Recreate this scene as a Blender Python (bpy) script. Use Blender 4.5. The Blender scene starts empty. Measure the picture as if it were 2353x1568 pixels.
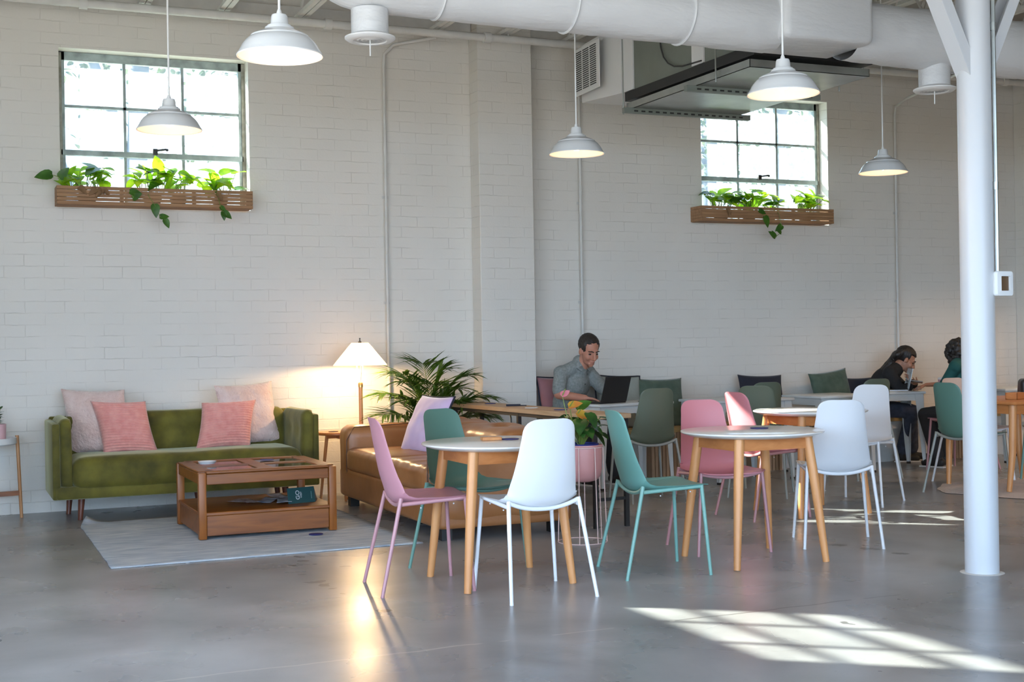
import bpy, bmesh, math, random
from mathutils import Vector, Matrix, noise
random.seed(7)
PI = math.pi
SC = bpy.context.scene
COL = SC.collection
V = Vector

# ------------------------------------------------------------------ helpers
class MB:
    """collects vertices and faces of one mesh"""
    def __init__(self): self.v = []; self.f = []
    def add(self, vs, fs, M=None):
        b = len(self.v)
        self.v += [tuple(M @ V(p)) if M else tuple(p) for p in vs]
        self.f += [tuple(b + i for i in q) for q in fs]
        return self
    def bm(self, bm, M=None):
        bm.verts.ensure_lookup_table()
        for i, v in enumerate(bm.verts): v.index = i
        self.add([v.co for v in bm.verts], [[v.index for v in f.verts] for f in bm.faces], M)
        bm.free(); return self
    def box(self, x0, x1, y0, y1, z0, z1, bev=0, seg=2, M=None):
        bm = bmesh.new(); bmesh.ops.create_cube(bm, size=1)
        for v in bm.verts:
            v.co = V(((x0+x1)/2 + v.co.x*(x1-x0), (y0+y1)/2 + v.co.y*(y1-y0), (z0+z1)/2 + v.co.z*(z1-z0)))
        if bev: bmesh.ops.bevel(bm, geom=bm.edges[:], offset=bev, segments=seg, profile=.5, affect='EDGES', clamp_overlap=True)
        return self.bm(bm, M)
    def tube(self, pts, r, n=10, closed=False):
        pts = [V(p) for p in pts]; m = len(pts)
        rs = r if isinstance(r, (list, tuple)) else [r]*m
        t0 = (pts[1]-pts[0]).normalized()
        up = V((0,0,1)) if abs(t0.z) < .9 else V((1,0,0))
        a = t0.cross(up).normalized(); vs = []
        for i, p in enumerate(pts):
            if closed: t = (pts[(i+1) % m]-pts[i-1]).normalized()
            else: t = (pts[min(i+1, m-1)]-pts[max(i-1, 0)]).normalized()
            a = (a - t*a.dot(t)).normalized(); b = t.cross(a)
            for k in range(n):
                an = 2*PI*k/n
                vs.append(p + (a*math.cos(an)+b*math.sin(an))*rs[i])
        fs = []
        for i in range(m if closed else m-1):
            j = (i+1) % m
            for k in range(n):
                l = (k+1) % n
                fs.append((i*n+k, i*n+l, j*n+l, j*n+k))
        if not closed:
            fs.append(tuple(range(n-1, -1, -1))); fs.append(tuple((m-1)*n+k for k in range(n)))
        return self.add(vs, fs)
    def bar(self, p, q, w, h, up=(0,0,1)):
        p, q = V(p), V(q); t = (q-p).normalized(); up = V(up)
        if abs(t.dot(up)) > .95: up = V((1,0,0))
        a = t.cross(up).normalized(); b = a.cross(t)
        vs = [c + a*w/2*s + b*h/2*u for c in (p, q) for s, u in ((-1,-1),(1,-1),(1,1),(-1,1))]
        return self.add(vs, [(3,2,1,0),(4,5,6,7),(0,1,5,4),(1,2,6,5),(2,3,7,6),(3,0,4,7)])
    def lathe(self, prof, n=32, c=(0,0,0), cap0=True, cap1=True):
        vs = []; m = len(prof)
        for r, z in prof:
            for k in range(n):
                an = 2*PI*k/n; vs.append((c[0]+r*math.cos(an), c[1]+r*math.sin(an), c[2]+z))
        fs = [(i*n+k, i*n+(k+1) % n, (i+1)*n+(k+1) % n, (i+1)*n+k) for i in range(m-1) for k in range(n)]
        if cap0: fs.append(tuple(range(n-1, -1, -1)))
        if cap1: fs.append(tuple((m-1)*n+k for k in range(n)))
        return self.add(vs, fs)
    def grid(self, P, flip=False):
        n = len(P[0]); vs = [p for row in P for p in row]; fs = []
        for i in range(len(P)-1):
            for j in range(n-1):
                q = (i*n+j, i*n+j+1, (i+1)*n+j+1, (i+1)*n+j)
                fs.append(q[::-1] if flip else q)
        return self.add(vs, fs)
    def ball(self, c, r, sub=2, M=None):
        bm = bmesh.new(); bmesh.ops.create_icosphere(bm, subdivisions=sub, radius=1)
        rr = r if isinstance(r, (list, tuple)) else (r, r, r)
        for v in bm.verts: v.co = V((v.co.x*rr[0], v.co.y*rr[1], v.co.z*rr[2]))
        T = Matrix.Translation(V(c)) @ (M.to_4x4() if M else Matrix.Identity(4))
        return self.bm(bm, T)
    def limb(self, p, q, r0, r1, n=12):
        p, q = V(p), V(q); t = (q-p).normalized()
        pts = [p - t*r0*.95, p - t*r0*.6, p, q, q + t*r1*.6, q + t*r1*.95]
        return self.tube(pts, [r0*.3, r0*.8, r0, r1, r1*.8, r1*.3], n)
    def chain(self, pts, rs, n=12):
        for i in range(len(pts)-1): self.limb(pts[i], pts[i+1], rs[i], rs[i+1], n)
        return self

def solid(mb, t):
    bm = bmesh.new(); vs = [bm.verts.new(p) for p in mb.v]
    for f in mb.f: bm.faces.new([vs[i] for i in f])
    bmesh.ops.recalc_face_normals(bm, faces=bm.faces[:])
    bmesh.ops.solidify(bm, geom=bm.faces[:], thickness=t)
    o = MB(); return o.bm(bm)

def mesh(name, mb, mat, angle=40):
    me = bpy.data.meshes.new(name); me.from_pydata(mb.v, [], mb.f); me.validate(); me.update()
    bm = bmesh.new(); bm.from_mesh(me); bmesh.ops.recalc_face_normals(bm, faces=bm.faces[:]); bm.to_mesh(me); bm.free()
    me.materials.append(mat)
    me.shade_smooth()
    if angle < 180: me.set_sharp_from_angle(angle=math.radians(angle))
    return me

def obj(name, mb, mat, parent=None, angle=40, **kw):
    me = mb if isinstance(mb, bpy.types.Mesh) else mesh(name, mb, mat, angle)
    o = bpy.data.objects.new(name, me); COL.objects.link(o)
    if parent: o.parent = parent
    for k, v in kw.items(): o[k] = v
    return o

def tag(o, label, cat, group=None):
    o['label'] = label; o['category'] = cat
    if group: o['group'] = group
    return o

def thing(name, label, cat, loc=(0,0,0), rz=0, group=None):
    o = bpy.data.objects.new(name, None); COL.objects.link(o); o.empty_display_size = .1
    o.location = loc; o.rotation_euler = (0, 0, rz)
    return tag(o, label, cat, group)

def struct(name, mb, mat, parent=None, angle=40):
    o = obj(name, mb, mat, parent, angle)
    if not parent: o['kind'] = 'structure'
    return o

def dup(root, loc, rz, label, group=None):
    r = root.copy(); COL.objects.link(r); r.location = loc; r.rotation_euler = (0, 0, rz); r['label'] = label
    if group: r['group'] = group
    for ch in list(root.children):
        c = ch.copy(); COL.objects.link(c); c.parent = r
        for g in ch.children:
            d = g.copy(); COL.objects.link(d); d.parent = c
    return r

def mat(name, col, rough=.6, metal=0, var=0, scale=6, bump=0, bscale=40, spec=.5, sheen=0, trans=0, stretch=None, col2=None, emit=None, es=0, coat=0, sub=0, detail=4, rvar=0):
    m = bpy.data.materials.new(name); m.use_nodes = True
    nt = m.node_tree; N = nt.nodes; L = nt.links; p = N['Principled BSDF']
    p.inputs['Base Color'].default_value = (*col, 1); p.inputs['Roughness'].default_value = rough
    p.inputs['Metallic'].default_value = metal; p.inputs['Specular IOR Level'].default_value = spec
    if sheen: p.inputs['Sheen Weight'].default_value = sheen; p.inputs['Sheen Roughness'].default_value = .4
    if coat: p.inputs['Coat Weight'].default_value = coat
    if trans: p.inputs['Transmission Weight'].default_value = trans
    if sub: p.inputs['Subsurface Weight'].default_value = sub; p.inputs['Subsurface Radius'].default_value = (.02, .008, .004)
    if emit: p.inputs['Emission Color'].default_value = (*emit, 1); p.inputs['Emission Strength'].default_value = es
    tc = N.new('ShaderNodeTexCoord'); mp = N.new('ShaderNodeMapping'); L.new(tc.outputs['Object'], mp.inputs['Vector'])
    if stretch: mp.inputs['Scale'].default_value = stretch
    if var or col2:
        n = N.new('ShaderNodeTexNoise'); n.inputs['Scale'].default_value = scale; n.inputs['Detail'].default_value = detail
        L.new(mp.outputs['Vector'], n.inputs['Vector'])
        r = N.new('ShaderNodeValToRGB'); r.color_ramp.elements[0].position = .32; r.color_ramp.elements[1].position = .68
        c2 = col2 or tuple(min(1, c*(1+var)) for c in col); c1 = col if col2 else tuple(c*(1-var) for c in col)
        r.color_ramp.elements[0].color = (*c1, 1); r.color_ramp.elements[1].color = (*c2, 1)
        L.new(n.outputs['Fac'], r.inputs['Fac']); L.new(r.outputs['Color'], p.inputs['Base Color'])
        if rvar:
            mr = N.new('ShaderNodeMapRange'); mr.inputs['To Min'].default_value = rough-rvar; mr.inputs['To Max'].default_value = rough+rvar
            L.new(n.outputs['Fac'], mr.inputs['Value']); L.new(mr.outputs['Result'], p.inputs['Roughness'])
    if bump:
        n2 = N.new('ShaderNodeTexNoise'); n2.inputs['Scale'].default_value = bscale; n2.inputs['Detail'].default_value = 3
        L.new(mp.outputs['Vector'], n2.inputs['Vector'])
        b = N.new('ShaderNodeBump'); b.inputs['Strength'].default_value = bump; b.inputs['Distance'].default_value = .01
        L.new(n2.outputs['Fac'], b.inputs['Height']); L.new(b.outputs['Normal'], p.inputs['Normal'])
    return m

def wood(name, c1, c2, rough=.45, stretch=(3, 3, 40), scale=1.5):
    m = bpy.data.materials.new(name); m.use_nodes = True
    nt = m.node_tree; N = nt.nodes; L = nt.links; p = N['Principled BSDF']; p.inputs['Roughness'].default_value = rough
    tc = N.new('ShaderNodeTexCoord'); mp = N.new('ShaderNodeMapping'); mp.inputs['Scale'].default_value = stretch
    n = N.new('ShaderNodeTexNoise'); n.inputs['Scale'].default_value = scale; n.inputs['Detail'].default_value = 6; n.inputs['Distortion'].default_value = .6
    r = N.new('ShaderNodeValToRGB'); r.color_ramp.elements[0].position = .3; r.color_ramp.elements[1].position = .7
    r.color_ramp.elements[0].color = (*c1, 1); r.color_ramp.elements[1].color = (*c2, 1)
    b = N.new('ShaderNodeBump'); b.inputs['Strength'].default_value = .12; b.inputs['Distance'].default_value = .004
    L.new(tc.outputs['Object'], mp.inputs['Vector']); L.new(mp.outputs['Vector'], n.inputs['Vector']); L.new(n.outputs['Fac'], r.inputs['Fac'])
    L.new(r.outputs['Color'], p.inputs['Base Color']); L.new(n.outputs['Fac'], b.inputs['Height']); L.new(b.outputs['Normal'], p.inputs['Normal'])
    return m

def leafmat(name, c1, c2, tr=.45):
    m = bpy.data.materials.new(name); m.use_nodes = True
    nt = m.node_tree; N = nt.nodes; L = nt.links; p = N['Principled BSDF']; out = N['Material Output']
    p.inputs['Roughness'].default_value = .4
    tc = N.new('ShaderNodeTexCoord'); n = N.new('ShaderNodeTexNoise'); n.inputs['Scale'].default_value = 14
    r = N.new('ShaderNodeValToRGB'); r.color_ramp.elements[0].position = .35; r.color_ramp.elements[1].position = .65
    r.color_ramp.elements[0].color = (*c1, 1); r.color_ramp.elements[1].color = (*c2, 1)
    t = N.new('ShaderNodeBsdfTranslucent'); mx = N.new('ShaderNodeMixShader'); mx.inputs[0].default_value = tr
    L.new(tc.outputs['Object'], n.inputs['Vector']); L.new(n.outputs['Fac'], r.inputs['Fac']); L.new(r.outputs['Color'], p.inputs['Base Color'])
    L.new(r.outputs['Color'], t.inputs['Color']); L.new(p.outputs[0], mx.inputs[1]); L.new(t.outputs[0], mx.inputs[2]); L.new(mx.outputs[0], out.inputs['Surface'])
    return m

# ------------------------------------------------------------------ materials
def wall_material():
    m = bpy.data.materials.new('painted_brick'); m.use_nodes = True
    nt = m.node_tree; N = nt.nodes; L = nt.links; p = N['Principled BSDF']; p.inputs['Roughness'].default_value = .55
    tc = N.new('ShaderNodeTexCoord'); sp = N.new('ShaderNodeSeparateXYZ'); cb = N.new('ShaderNodeCombineXYZ')
    ad = N.new('ShaderNodeMath'); ad.operation = 'ADD'
    L.new(tc.outputs['Object'], sp.inputs[0]); L.new(sp.outputs['X'], ad.inputs[0]); L.new(sp.outputs['Y'], ad.inputs[1])
    L.new(ad.outputs[0], cb.inputs['X']); L.new(sp.outputs['Z'], cb.inputs['Y'])
    nw = N.new('ShaderNodeTexNoise'); nw.inputs['Scale'].default_value = 9; nw.inputs['Detail'].default_value = 3
    vm = N.new('ShaderNodeVectorMath'); vm.operation = 'SCALE'; vm.inputs['Scale'].default_value = .016
    va = N.new('ShaderNodeVectorMath'); va.operation = 'ADD'
    L.new(tc.outputs['Object'], nw.inputs['Vector']); L.new(nw.outputs['Color'], vm.inputs[0]); L.new(cb.outputs[0], va.inputs[0]); L.new(vm.outputs[0], va.inputs[1])
    br = N.new('ShaderNodeTexBrick'); br.inputs['Scale'].default_value = 1; br.inputs['Brick Width'].default_value = .29; br.inputs['Row Height'].default_value = .0905
    br.inputs['Mortar Size'].default_value = .0042; br.inputs['Mortar Smooth'].default_value = .7; br.offset = .5
    L.new(va.outputs[0], br.inputs['Vector'])
    n1 = N.new('ShaderNodeTexNoise'); n1.inputs['Scale'].default_value = 4.5; n1.inputs['Detail'].default_value = 6   # where joints are filled with paint
    L.new(tc.outputs['Object'], n1.inputs['Vector'])
    mr = N.new('ShaderNodeMapRange'); mr.inputs['From Min'].default_value = .42; mr.inputs['From Max'].default_value = .74
    mr.inputs['To Min'].default_value = .08; mr.inputs['To Max'].default_value = 1.; L.new(n1.outputs['Fac'], mr.inputs['Value'])
    mu = N.new('ShaderNodeMath'); mu.operation = 'MULTIPLY'; L.new(br.outputs['Fac'], mu.inputs[0]); L.new(mr.outputs['Result'], mu.inputs[1])
    n2 = N.new('ShaderNodeTexNoise'); n2.inputs['Scale'].default_value = 60; n2.inputs['Detail'].default_value = 4; L.new(tc.outputs['Object'], n2.inputs['Vector'])
    h = N.new('ShaderNodeMath'); h.operation = 'MULTIPLY_ADD'; h.inputs[1].default_value = -1; L.new(mu.outputs[0], h.inputs[0])
    n2m = N.new('ShaderNodeMath'); n2m.operation = 'MULTIPLY'; n2m.inputs[1].default_value = .35; L.new(n2.outputs['Fac'], n2m.inputs[0]); L.new(n2m.outputs[0], h.inputs[2])
    b = N.new('ShaderNodeBump'); b.inputs['Strength'].default_value = .6; b.inputs['Distance'].default_value = .006
    L.new(h.outputs[0], b.inputs['Height']); L.new(b.outputs['Normal'], p.inputs['Normal'])
    n3 = N.new('ShaderNodeTexNoise'); n3.inputs['Scale'].default_value = 1.1; n3.inputs['Detail'].default_value = 5; L.new(tc.outputs['Object'], n3.inputs['Vector'])
    r = N.new('ShaderNodeValToRGB'); r.color_ramp.elements[0].position = .3; r.color_ramp.elements[1].position = .7
    r.color_ramp.elements[0].color = (.67, .64, .585, 1); r.color_ramp.elements[1].color = (.715, .685, .63, 1); L.new(n3.outputs['Fac'], r.inputs['Fac'])
    mx = N.new('ShaderNodeMix'); mx.data_type = 'RGBA'; mx.inputs['B'].default_value = (.61, .58, .525, 1)
    L.new(mu.outputs[0], mx.inputs['Factor']); L.new(r.outputs['Color'], mx.inputs['A']); L.new(mx.outputs['Result'], p.inputs['Base Color'])
    return m

STAINS = [(1.898, -3.06, .03), (1.885, -3.21, .025), (1.81, -3.34, .022), (1.77, -3.66, .022), (1.775, -3.90, .04), (1.80, -4.00, .04), (1.805, -4.13, .025), (1.805, -4.30, .025), (1.87, -4.77, .035), (3.584, -5.985, .02), (4.89, -4.25, .04), (4.95, -4.45, .035), (5.0, -4.68, .03)]
def floor_material():
    m = bpy.data.materials.new('polished_concrete'); m.use_nodes = True
    nt = m.node_tree; N = nt.nodes; L = nt.links; p = N['Principled BSDF']
    tc = N.new('ShaderNodeTexCoord')
    def nz(s, d, dist=0):
        n = N.new('ShaderNodeTexNoise'); n.inputs['Scale'].default_value = s; n.inputs['Detail'].default_value = d; n.inputs['Distortion'].default_value = dist
        L.new(tc.outputs['Object'], n.inputs['Vector']); return n
    def ramp(src, a, ca, b_, cb_):
        r = N.new('ShaderNodeValToRGB'); r.color_ramp.elements[0].position = a; r.color_ramp.elements[1].position = b_
        r.color_ramp.elements[0].color = (*ca, 1); r.color_ramp.elements[1].color = (*cb_, 1); L.new(src, r.inputs['Fac']); return r
    def mix(a, b_, f, mode='MIX'):
        x = N.new('ShaderNodeMix'); x.data_type = 'RGBA'; x.blend_type = mode
        L.new(a, x.inputs['A']); L.new(b_, x.inputs['B'])
        if isinstance(f, float): x.inputs['Factor'].default_value = f
        else: L.new(f, x.inputs['Factor'])
        return x.outputs['Result']
    base = ramp(nz(.8, 9, .9).outputs['Fac'], .33, (.20, .202, .205), .67, (.365, .37, .375))
    mott = ramp(nz(2.4, 8, .2).outputs['Fac'], .34, (.86, .86, .86), .66, (1.05, 1.05, 1.05))
    c = mix(base.outputs['Color'], mott.outputs['Color'], 1., 'MULTIPLY')
    spk = ramp(nz(11, 6, 2).outputs['Fac'], .62, (1, 1, 1), .72, (.62, .61, .6))
    c = mix(c, spk.outputs['Color'], .25, 'MULTIPLY')
    # dark worn spots and a wandering crack across the slab
    sep = N.new('ShaderNodeSeparateXYZ'); L.new(tc.outputs['Object'], sep.inputs[0])
    def mth(op, a, b_=None, c_=None):
        q = N.new('ShaderNodeMath'); q.operation = op
        for i, s in enumerate((a, b_, c_)):
            if s is None: continue
            if isinstance(s, (int, float)): q.inputs[i].default_value = s
            else: L.new(s, q.inputs[i])
        return q.outputs[0]
    wob = mth('MULTIPLY_ADD', nz(2.5, 6).outputs['Fac'], .09, -.045)
    ln = mth('ADD', mth('SUBTRACT', sep.outputs['Y'], mth('MULTIPLY_ADD', sep.outputs['X'], CRACK[0], CRACK[1])), wob)
    d = mth('ABSOLUTE', ln)
    fac = mth('SUBTRACT', 1., mth('MINIMUM', mth('DIVIDE', d, .011), 1.))
    pale = mth('LESS_THAN', sep.outputs['X'], 2.95)
    ccol = N.new('ShaderNodeMix'); ccol.data_type = 'RGBA'; ccol.inputs['A'].default_value = (.05, .048, .045, 1); ccol.inputs['B'].default_value = (.50, .48, .44, 1)
    L.new(pale, ccol.inputs['Factor'])
    gate = mth('MULTIPLY', mth('MULTIPLY', fac, mth('LESS_THAN', sep.outputs['X'], 4.2)), mth('GREATER_THAN', nz(1.7, 3).outputs['Fac'], .36))
    c = mix(c, ccol.outputs['Result'], mth('MULTIPLY', gate, .8))
    warp = N.new('ShaderNodeVectorMath'); warp.operation = 'MULTIPLY_ADD'; L.new(nz(9, 4).outputs['Color'], warp.inputs[0]); warp.inputs[1].default_value = (.16, .16, 0); L.new(tc.outputs['Object'], warp.inputs[2])
    tot = None
    for x, y, rad in STAINS:
        ds = N.new('ShaderNodeVectorMath'); ds.operation = 'DISTANCE'; L.new(warp.outputs[0], ds.inputs[0]); ds.inputs[1].default_value = (x+.08, y+.08, 0)
        s_ = mth('LESS_THAN', ds.outputs['Value'], rad); tot = s_ if tot is None else mth('MAXIMUM', tot, s_)
    dark = N.new('ShaderNodeMix'); dark.data_type = 'RGBA'; dark.inputs['B'].default_value = (.06, .055, .05, 1); L.new(c, dark.inputs['A']); L.new(mth('MULTIPLY', tot, .75), dark.inputs['Factor']); c = dark.outputs['Result']
    L.new(c, p.inputs['Base Color'])
    rr = N.new('ShaderNodeMapRange'); rr.inputs['From Min'].default_value = .3; rr.inputs['From Max'].default_value = .7
    rr.inputs['To Min'].default_value = .25; rr.inputs['To Max'].default_value = .32; L.new(nz(1.6, 4, .3).outputs['Fac'], rr.inputs['Value']); L.new(rr.outputs['Result'], p.inputs['Roughness'])
    p.inputs['Specular IOR Level'].default_value = .55
    b = N.new('ShaderNodeBump'); b.inputs['Strength'].default_value = .02; b.inputs['Distance'].default_value = .003
    L.new(nz(18, 3).outputs['Fac'], b.inputs['Height']); L.new(b.outputs['Normal'], p.inputs['Normal'])
    return m
def pane_material():
    m = bpy.data.materials.new('old_window_glass'); m.use_nodes = True; nt = m.node_tree; N = nt.nodes; L = nt.links
    tr = N.new('ShaderNodeBsdfTransparent'); gl = N.new('ShaderNodeBsdfGlossy'); gl.inputs['Roughness'].default_value = .08; df = N.new('ShaderNodeBsdfTranslucent'); df.inputs[0].default_value = (.8, .85, .85, 1)
    tc = N.new('ShaderNodeTexCoord'); n = N.new('ShaderNodeTexNoise'); n.inputs['Scale'].default_value = 3; n.inputs['Detail'].default_value = 5; L.new(tc.outputs['Object'], n.inputs['Vector'])
    r = N.new('ShaderNodeValToRGB'); r.color_ramp.elements[0].color = (.56, .60, .61, 1); r.color_ramp.elements[1].color = (.68, .71, .71, 1); L.new(n.outputs['Fac'], r.inputs['Fac']); L.new(r.outputs['Color'], tr.inputs[0])
    a = N.new('ShaderNodeMixShader'); a.inputs[0].default_value = .05; b = N.new('ShaderNodeMixShader'); b.inputs[0].default_value = .06
    L.new(tr.outputs[0], a.inputs[1]); L.new(df.outputs[0], a.inputs[2]); L.new(a.outputs[0], b.inputs[1]); L.new(gl.outputs[0], b.inputs[2]); L.new(b.outputs[0], N['Material Output'].inputs[0])
    return m
CRACK = (0.0, -5.60)

M = {}
M['pane'] = pane_material(); M['wall'] = wall_material(); M['floor'] = floor_material()
M['white'] = mat('white_paint', (.74, .74, .73), .5)
M['column'] = mat('column_gloss_white', (.56, .57, .585), .35)
M['offwhite'] = mat('old_white_paint', (.60, .59, .56), .6, var=.06, scale=8)
M['deck'] = mat('ceiling_grey', (.34, .32, .30), .8, var=.08, scale=3)
M['wrap'] = mat('duct_wrap', (.64, .65, .66), .42, bump=.8, bscale=7, stretch=(1, 3, 3))
M['galv'] = mat('galvanised', (.40, .42, .40), .30, metal=.85, var=.12, scale=5)
M['galvdull'] = mat('galvanised_dull', (.215, .235, .205), .45, metal=.35, var=.06, scale=4)
M['black'] = mat('black_metal', (.018, .017, .016), .5)
M['steelframe'] = mat('weathered_steel_frame', (.30, .36, .36), .6, var=.35, scale=9)
M['rust'] = mat('flaking_frame', (.34, .33, .29), .7, col2=(.19, .18, .14), scale=14)
M['enamel'] = mat('lamp_enamel', (.66, .67, .67), .22, coat=.3)
M['bulb'] = mat('bulb_glow', (1, .9, .75), .5, emit=(1, .66, .34), es=7)
M['cedar'] = wood('cedar_slat', (.26, .135, .062), (.37, .205, .10), .7, (2, 20, 20))
M['oak'] = wood('honey_oak', (.165, .046, .006), (.29, .092, .013), .38, (2, 18, 18))
M['oakleg'] = wood('honey_oak_upright', (.225, .066, .009), (.345, .116, .020), .38, (18, 18, 2))
M['oakpale'] = wood('pale_oak', (.40, .19, .075), (.52, .27, .12), .4, (14, 14, 2))
M['beech'] = wood('beech_leg', (.56, .235, .078), (.68, .32, .12), .38, (14, 14, 2))
M['beechrail'] = wood('beech_rail', (.48, .165, .045), (.60, .235, .075), .38, (6, 6, 18))
M['pine'] = wood('pine_board', (.40, .25, .13), (.50, .33, .19), .55, (18, 2, 18))
M['ply'] = wood('plywood', (.42, .25, .09), (.55, .35, .14), .5, (3, 14, 14))
M['slatwood'] = wood('slat_wood', (.34, .20, .11), (.46, .29, .17), .6, (14, 14, 2))
M['walnut'] = wood('walnut_leg', (.11, .03, .016), (.17, .05, .026), .35, (10, 10, 3))
M['laminate'] = mat('white_laminate', (.76, .755, .73), .16, spec=.5)
M['bistro'] = mat('pale_grey_metal', (.60, .63, .63), .3)
M['velvet'] = mat('olive_velvet', (.056, .048, .003), .8, col2=(.145, .126, .011), scale=6, sheen=.8, bump=.1, bscale=30)
M['velvet'].node_tree.nodes['Principled BSDF'].inputs['Sheen Tint'].default_value = (.50, .50, .34, 1)
M['leather'] = mat('tan_leather', (.27, .105, .032), .36, col2=(.37, .16, .058), scale=4, bump=.16, bscale=16, rvar=.06)
M['seam'] = mat('leather_seam', (.10, .045, .02), .6)
M['blush'] = mat('blush_fur', (.66, .47, .42), .95, col2=(.76, .60, .55), scale=9, bump=1., bscale=55, sheen=.6)
M['pinkrib'] = mat('pink_rib', (.68, .27, .235), .9, col2=(.76, .36, .31), scale=20, sheen=.5, bump=.3, bscale=60)
M['lilac'] = mat('lilac_velvet', (.56, .40, .60), .8, col2=(.66, .50, .67), scale=6, sheen=.8)
M['navy'] = mat('navy_cloth', (.016, .018, .030), .9, sheen=.1)
M['green_cloth'] = mat('green_velvet', (.050, .085, .060), .85, col2=(.085, .125, .092), scale=10, sheen=.35, bump=.3)
M['mauve'] = mat('mauve_velvet', (.27, .12, .135), .85, col2=(.32, .15, .16), scale=8, sheen=.3)
M['mint'] = mat('grey_mint_cloth', (.30, .33, .30), .9, bump=.2)
M['rug'] = mat('pale_blue_rug', (.33, .39, .47), .95, col2=(.62, .65, .67), scale=3.6, stretch=(1.2, 7, 1), bump=.6, bscale=90, detail=7)
M['rugedge'] = mat('rug_back', (.36, .33, .24), .95)
M['shag'] = mat('cream_shag', (.60, .53, .50), .95, bump=1, bscale=40)
M['blue'] = mat('blue_print', (.020, .026, .16), .6)
M['paper'] = mat('white_paper', (.68, .70, .72), .6)
M['photo'] = mat('printed_leaflet', (.14, .06, .055), .45, col2=(.62, .55, .54), scale=16)
M['photo2'] = mat('printed_leaflet_blue', (.04, .06, .12), .45, col2=(.60, .62, .66), scale=13)
M['teal'] = mat('dark_teal_card', (.008, .058, .062), .5)
M['glass'] = mat('smoked_glass', (.10, .075, .06), .05, trans=.55, spec=.6)
M['pinkpot'] = mat('pink_enamel', (.56, .27, .26), .3)
M['palepink'] = mat('pale_pink_wire', (.66, .48, .44), .4)
M['soil'] = mat('soil', (.03, .022, .016), .95)
M['shade'] = None
M['skin'] = mat('skin', (.46, .205, .135), .5, var=.08, scale=14, sub=.08)
M['skin2'] = mat('skin_tan', (.36, .17, .105), .5, var=.06, scale=14, sub=.08)
M['hair'] = mat('dark_hair', (.020, .014, .011), .55, bump=.8, bscale=70, stretch=(1, 1, .25))
M['hair2'] = mat('black_hair', (.012, .009, .008), .5, bump=.8, bscale=70, stretch=(1, 1, .25))
M['shirt'] = mat('grey_speckled_shirt', (.17, .19, .185), .9, col2=(.26, .28, .27), scale=60)
M['blackcloth'] = mat('black_cloth', (.012, .012, .013), .9)
M['trouser'] = mat('charcoal_trousers', (.022, .023, .026), .9)
M['jeans'] = mat('dark_denim', (.055, .065, .095), .9, var=.25, scale=20)
M['tealcloth'] = mat('teal_cloth', (.008, .075, .068), .85)
M['eye'] = mat('dark_eye', (.015, .01, .008), .25)
M['lip'] = mat('lip', (.30, .11, .09), .5)
M['laptopblack'] = mat('black_laptop', (.014, .014, .015), .45)
M['laptopgrey'] = mat('silver_laptop', (.42, .43, .44), .3, metal=.6)
M['screen'] = mat('screen_glow', (.02, .02, .02), .2, emit=(.6, .75, .85), es=.1)
M['shoe'] = mat('black_shoe', (.015, .014, .014), .6)
M['sole'] = mat('white_sole', (.6, .58, .55), .6)
M['cup'] = mat('pink_cup', (.55, .33, .38), .4)
M['grille'] = mat('grille_dark', (.05, .05, .05), .7)
M['bag'] = mat('black_leather', (.014, .013, .013), .4)
M['pothos'] = leafmat('pothos_leaf', (.20, .46, .012), (.50, .72, .03), .66)
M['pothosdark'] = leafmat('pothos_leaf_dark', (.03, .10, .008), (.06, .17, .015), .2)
M['palm'] = leafmat('palm_leaf', (.040, .115, .012), (.12, .22, .025), .35)
M['stem'] = mat('green_stem', (.16, .22, .04), .5)
M['drystem'] = mat('tan_stem', (.35, .28, .12), .6)
M['dryleaf'] = mat('withered_leaf', (.20, .11, .05), .8)
M['anthleaf'] = leafmat('anthurium_leaf', (.012, .055, .010), (.035, .12, .018), .2)
M['spathe'] = leafmat('orange_spathe', (.72, .22, .05), (.62, .42, .05), .35)
M['spathepink'] = leafmat('pink_spathe', (.75, .22, .30), (.85, .35, .42), .35)
M['bark'] = mat('grey_bark', (.13, .145, .165), .9, var=.2, scale=6)
M['treeleaf'] = leafmat('tree_leaf', (.05, .078, .040), (.11, .14, .075), .5)
M['treeleaf2'] = leafmat('tree_leaf_autumn', (.08, .11, .075), (.16, .165, .10), .5)
M['ground'] = mat('outside_ground', (.25, .26, .20), .9)
CH = {'white': ((.68, .69, .71), (.74, .75, .77)), 'pink': ((.50, .235, .275), (.46, .23, .25)), 'green': ((.100, .205, .165), (.15, .29, .24)),
      'olive': ((.105, .125, .085), (.30, .31, .28)), 'beige': ((.56, .43, .36), (.66, .62, .58)), 'rose': ((.56, .20, .225), (.47, .23, .24)), 'teal': ((.125, .29, .255), (.17, .35, .30))}
for k, (a, b) in CH.items():
    M['sh_'+k] = mat(k+'_plastic', a, .42); M['lg_'+k] = mat(k+'_chair_metal', b, .35)
WORLD, SUN, SUNDIR, EXPO, LAMP = 7.4, 62.0, (1.22, -1.0, -.85), 0.47, 9
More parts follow.
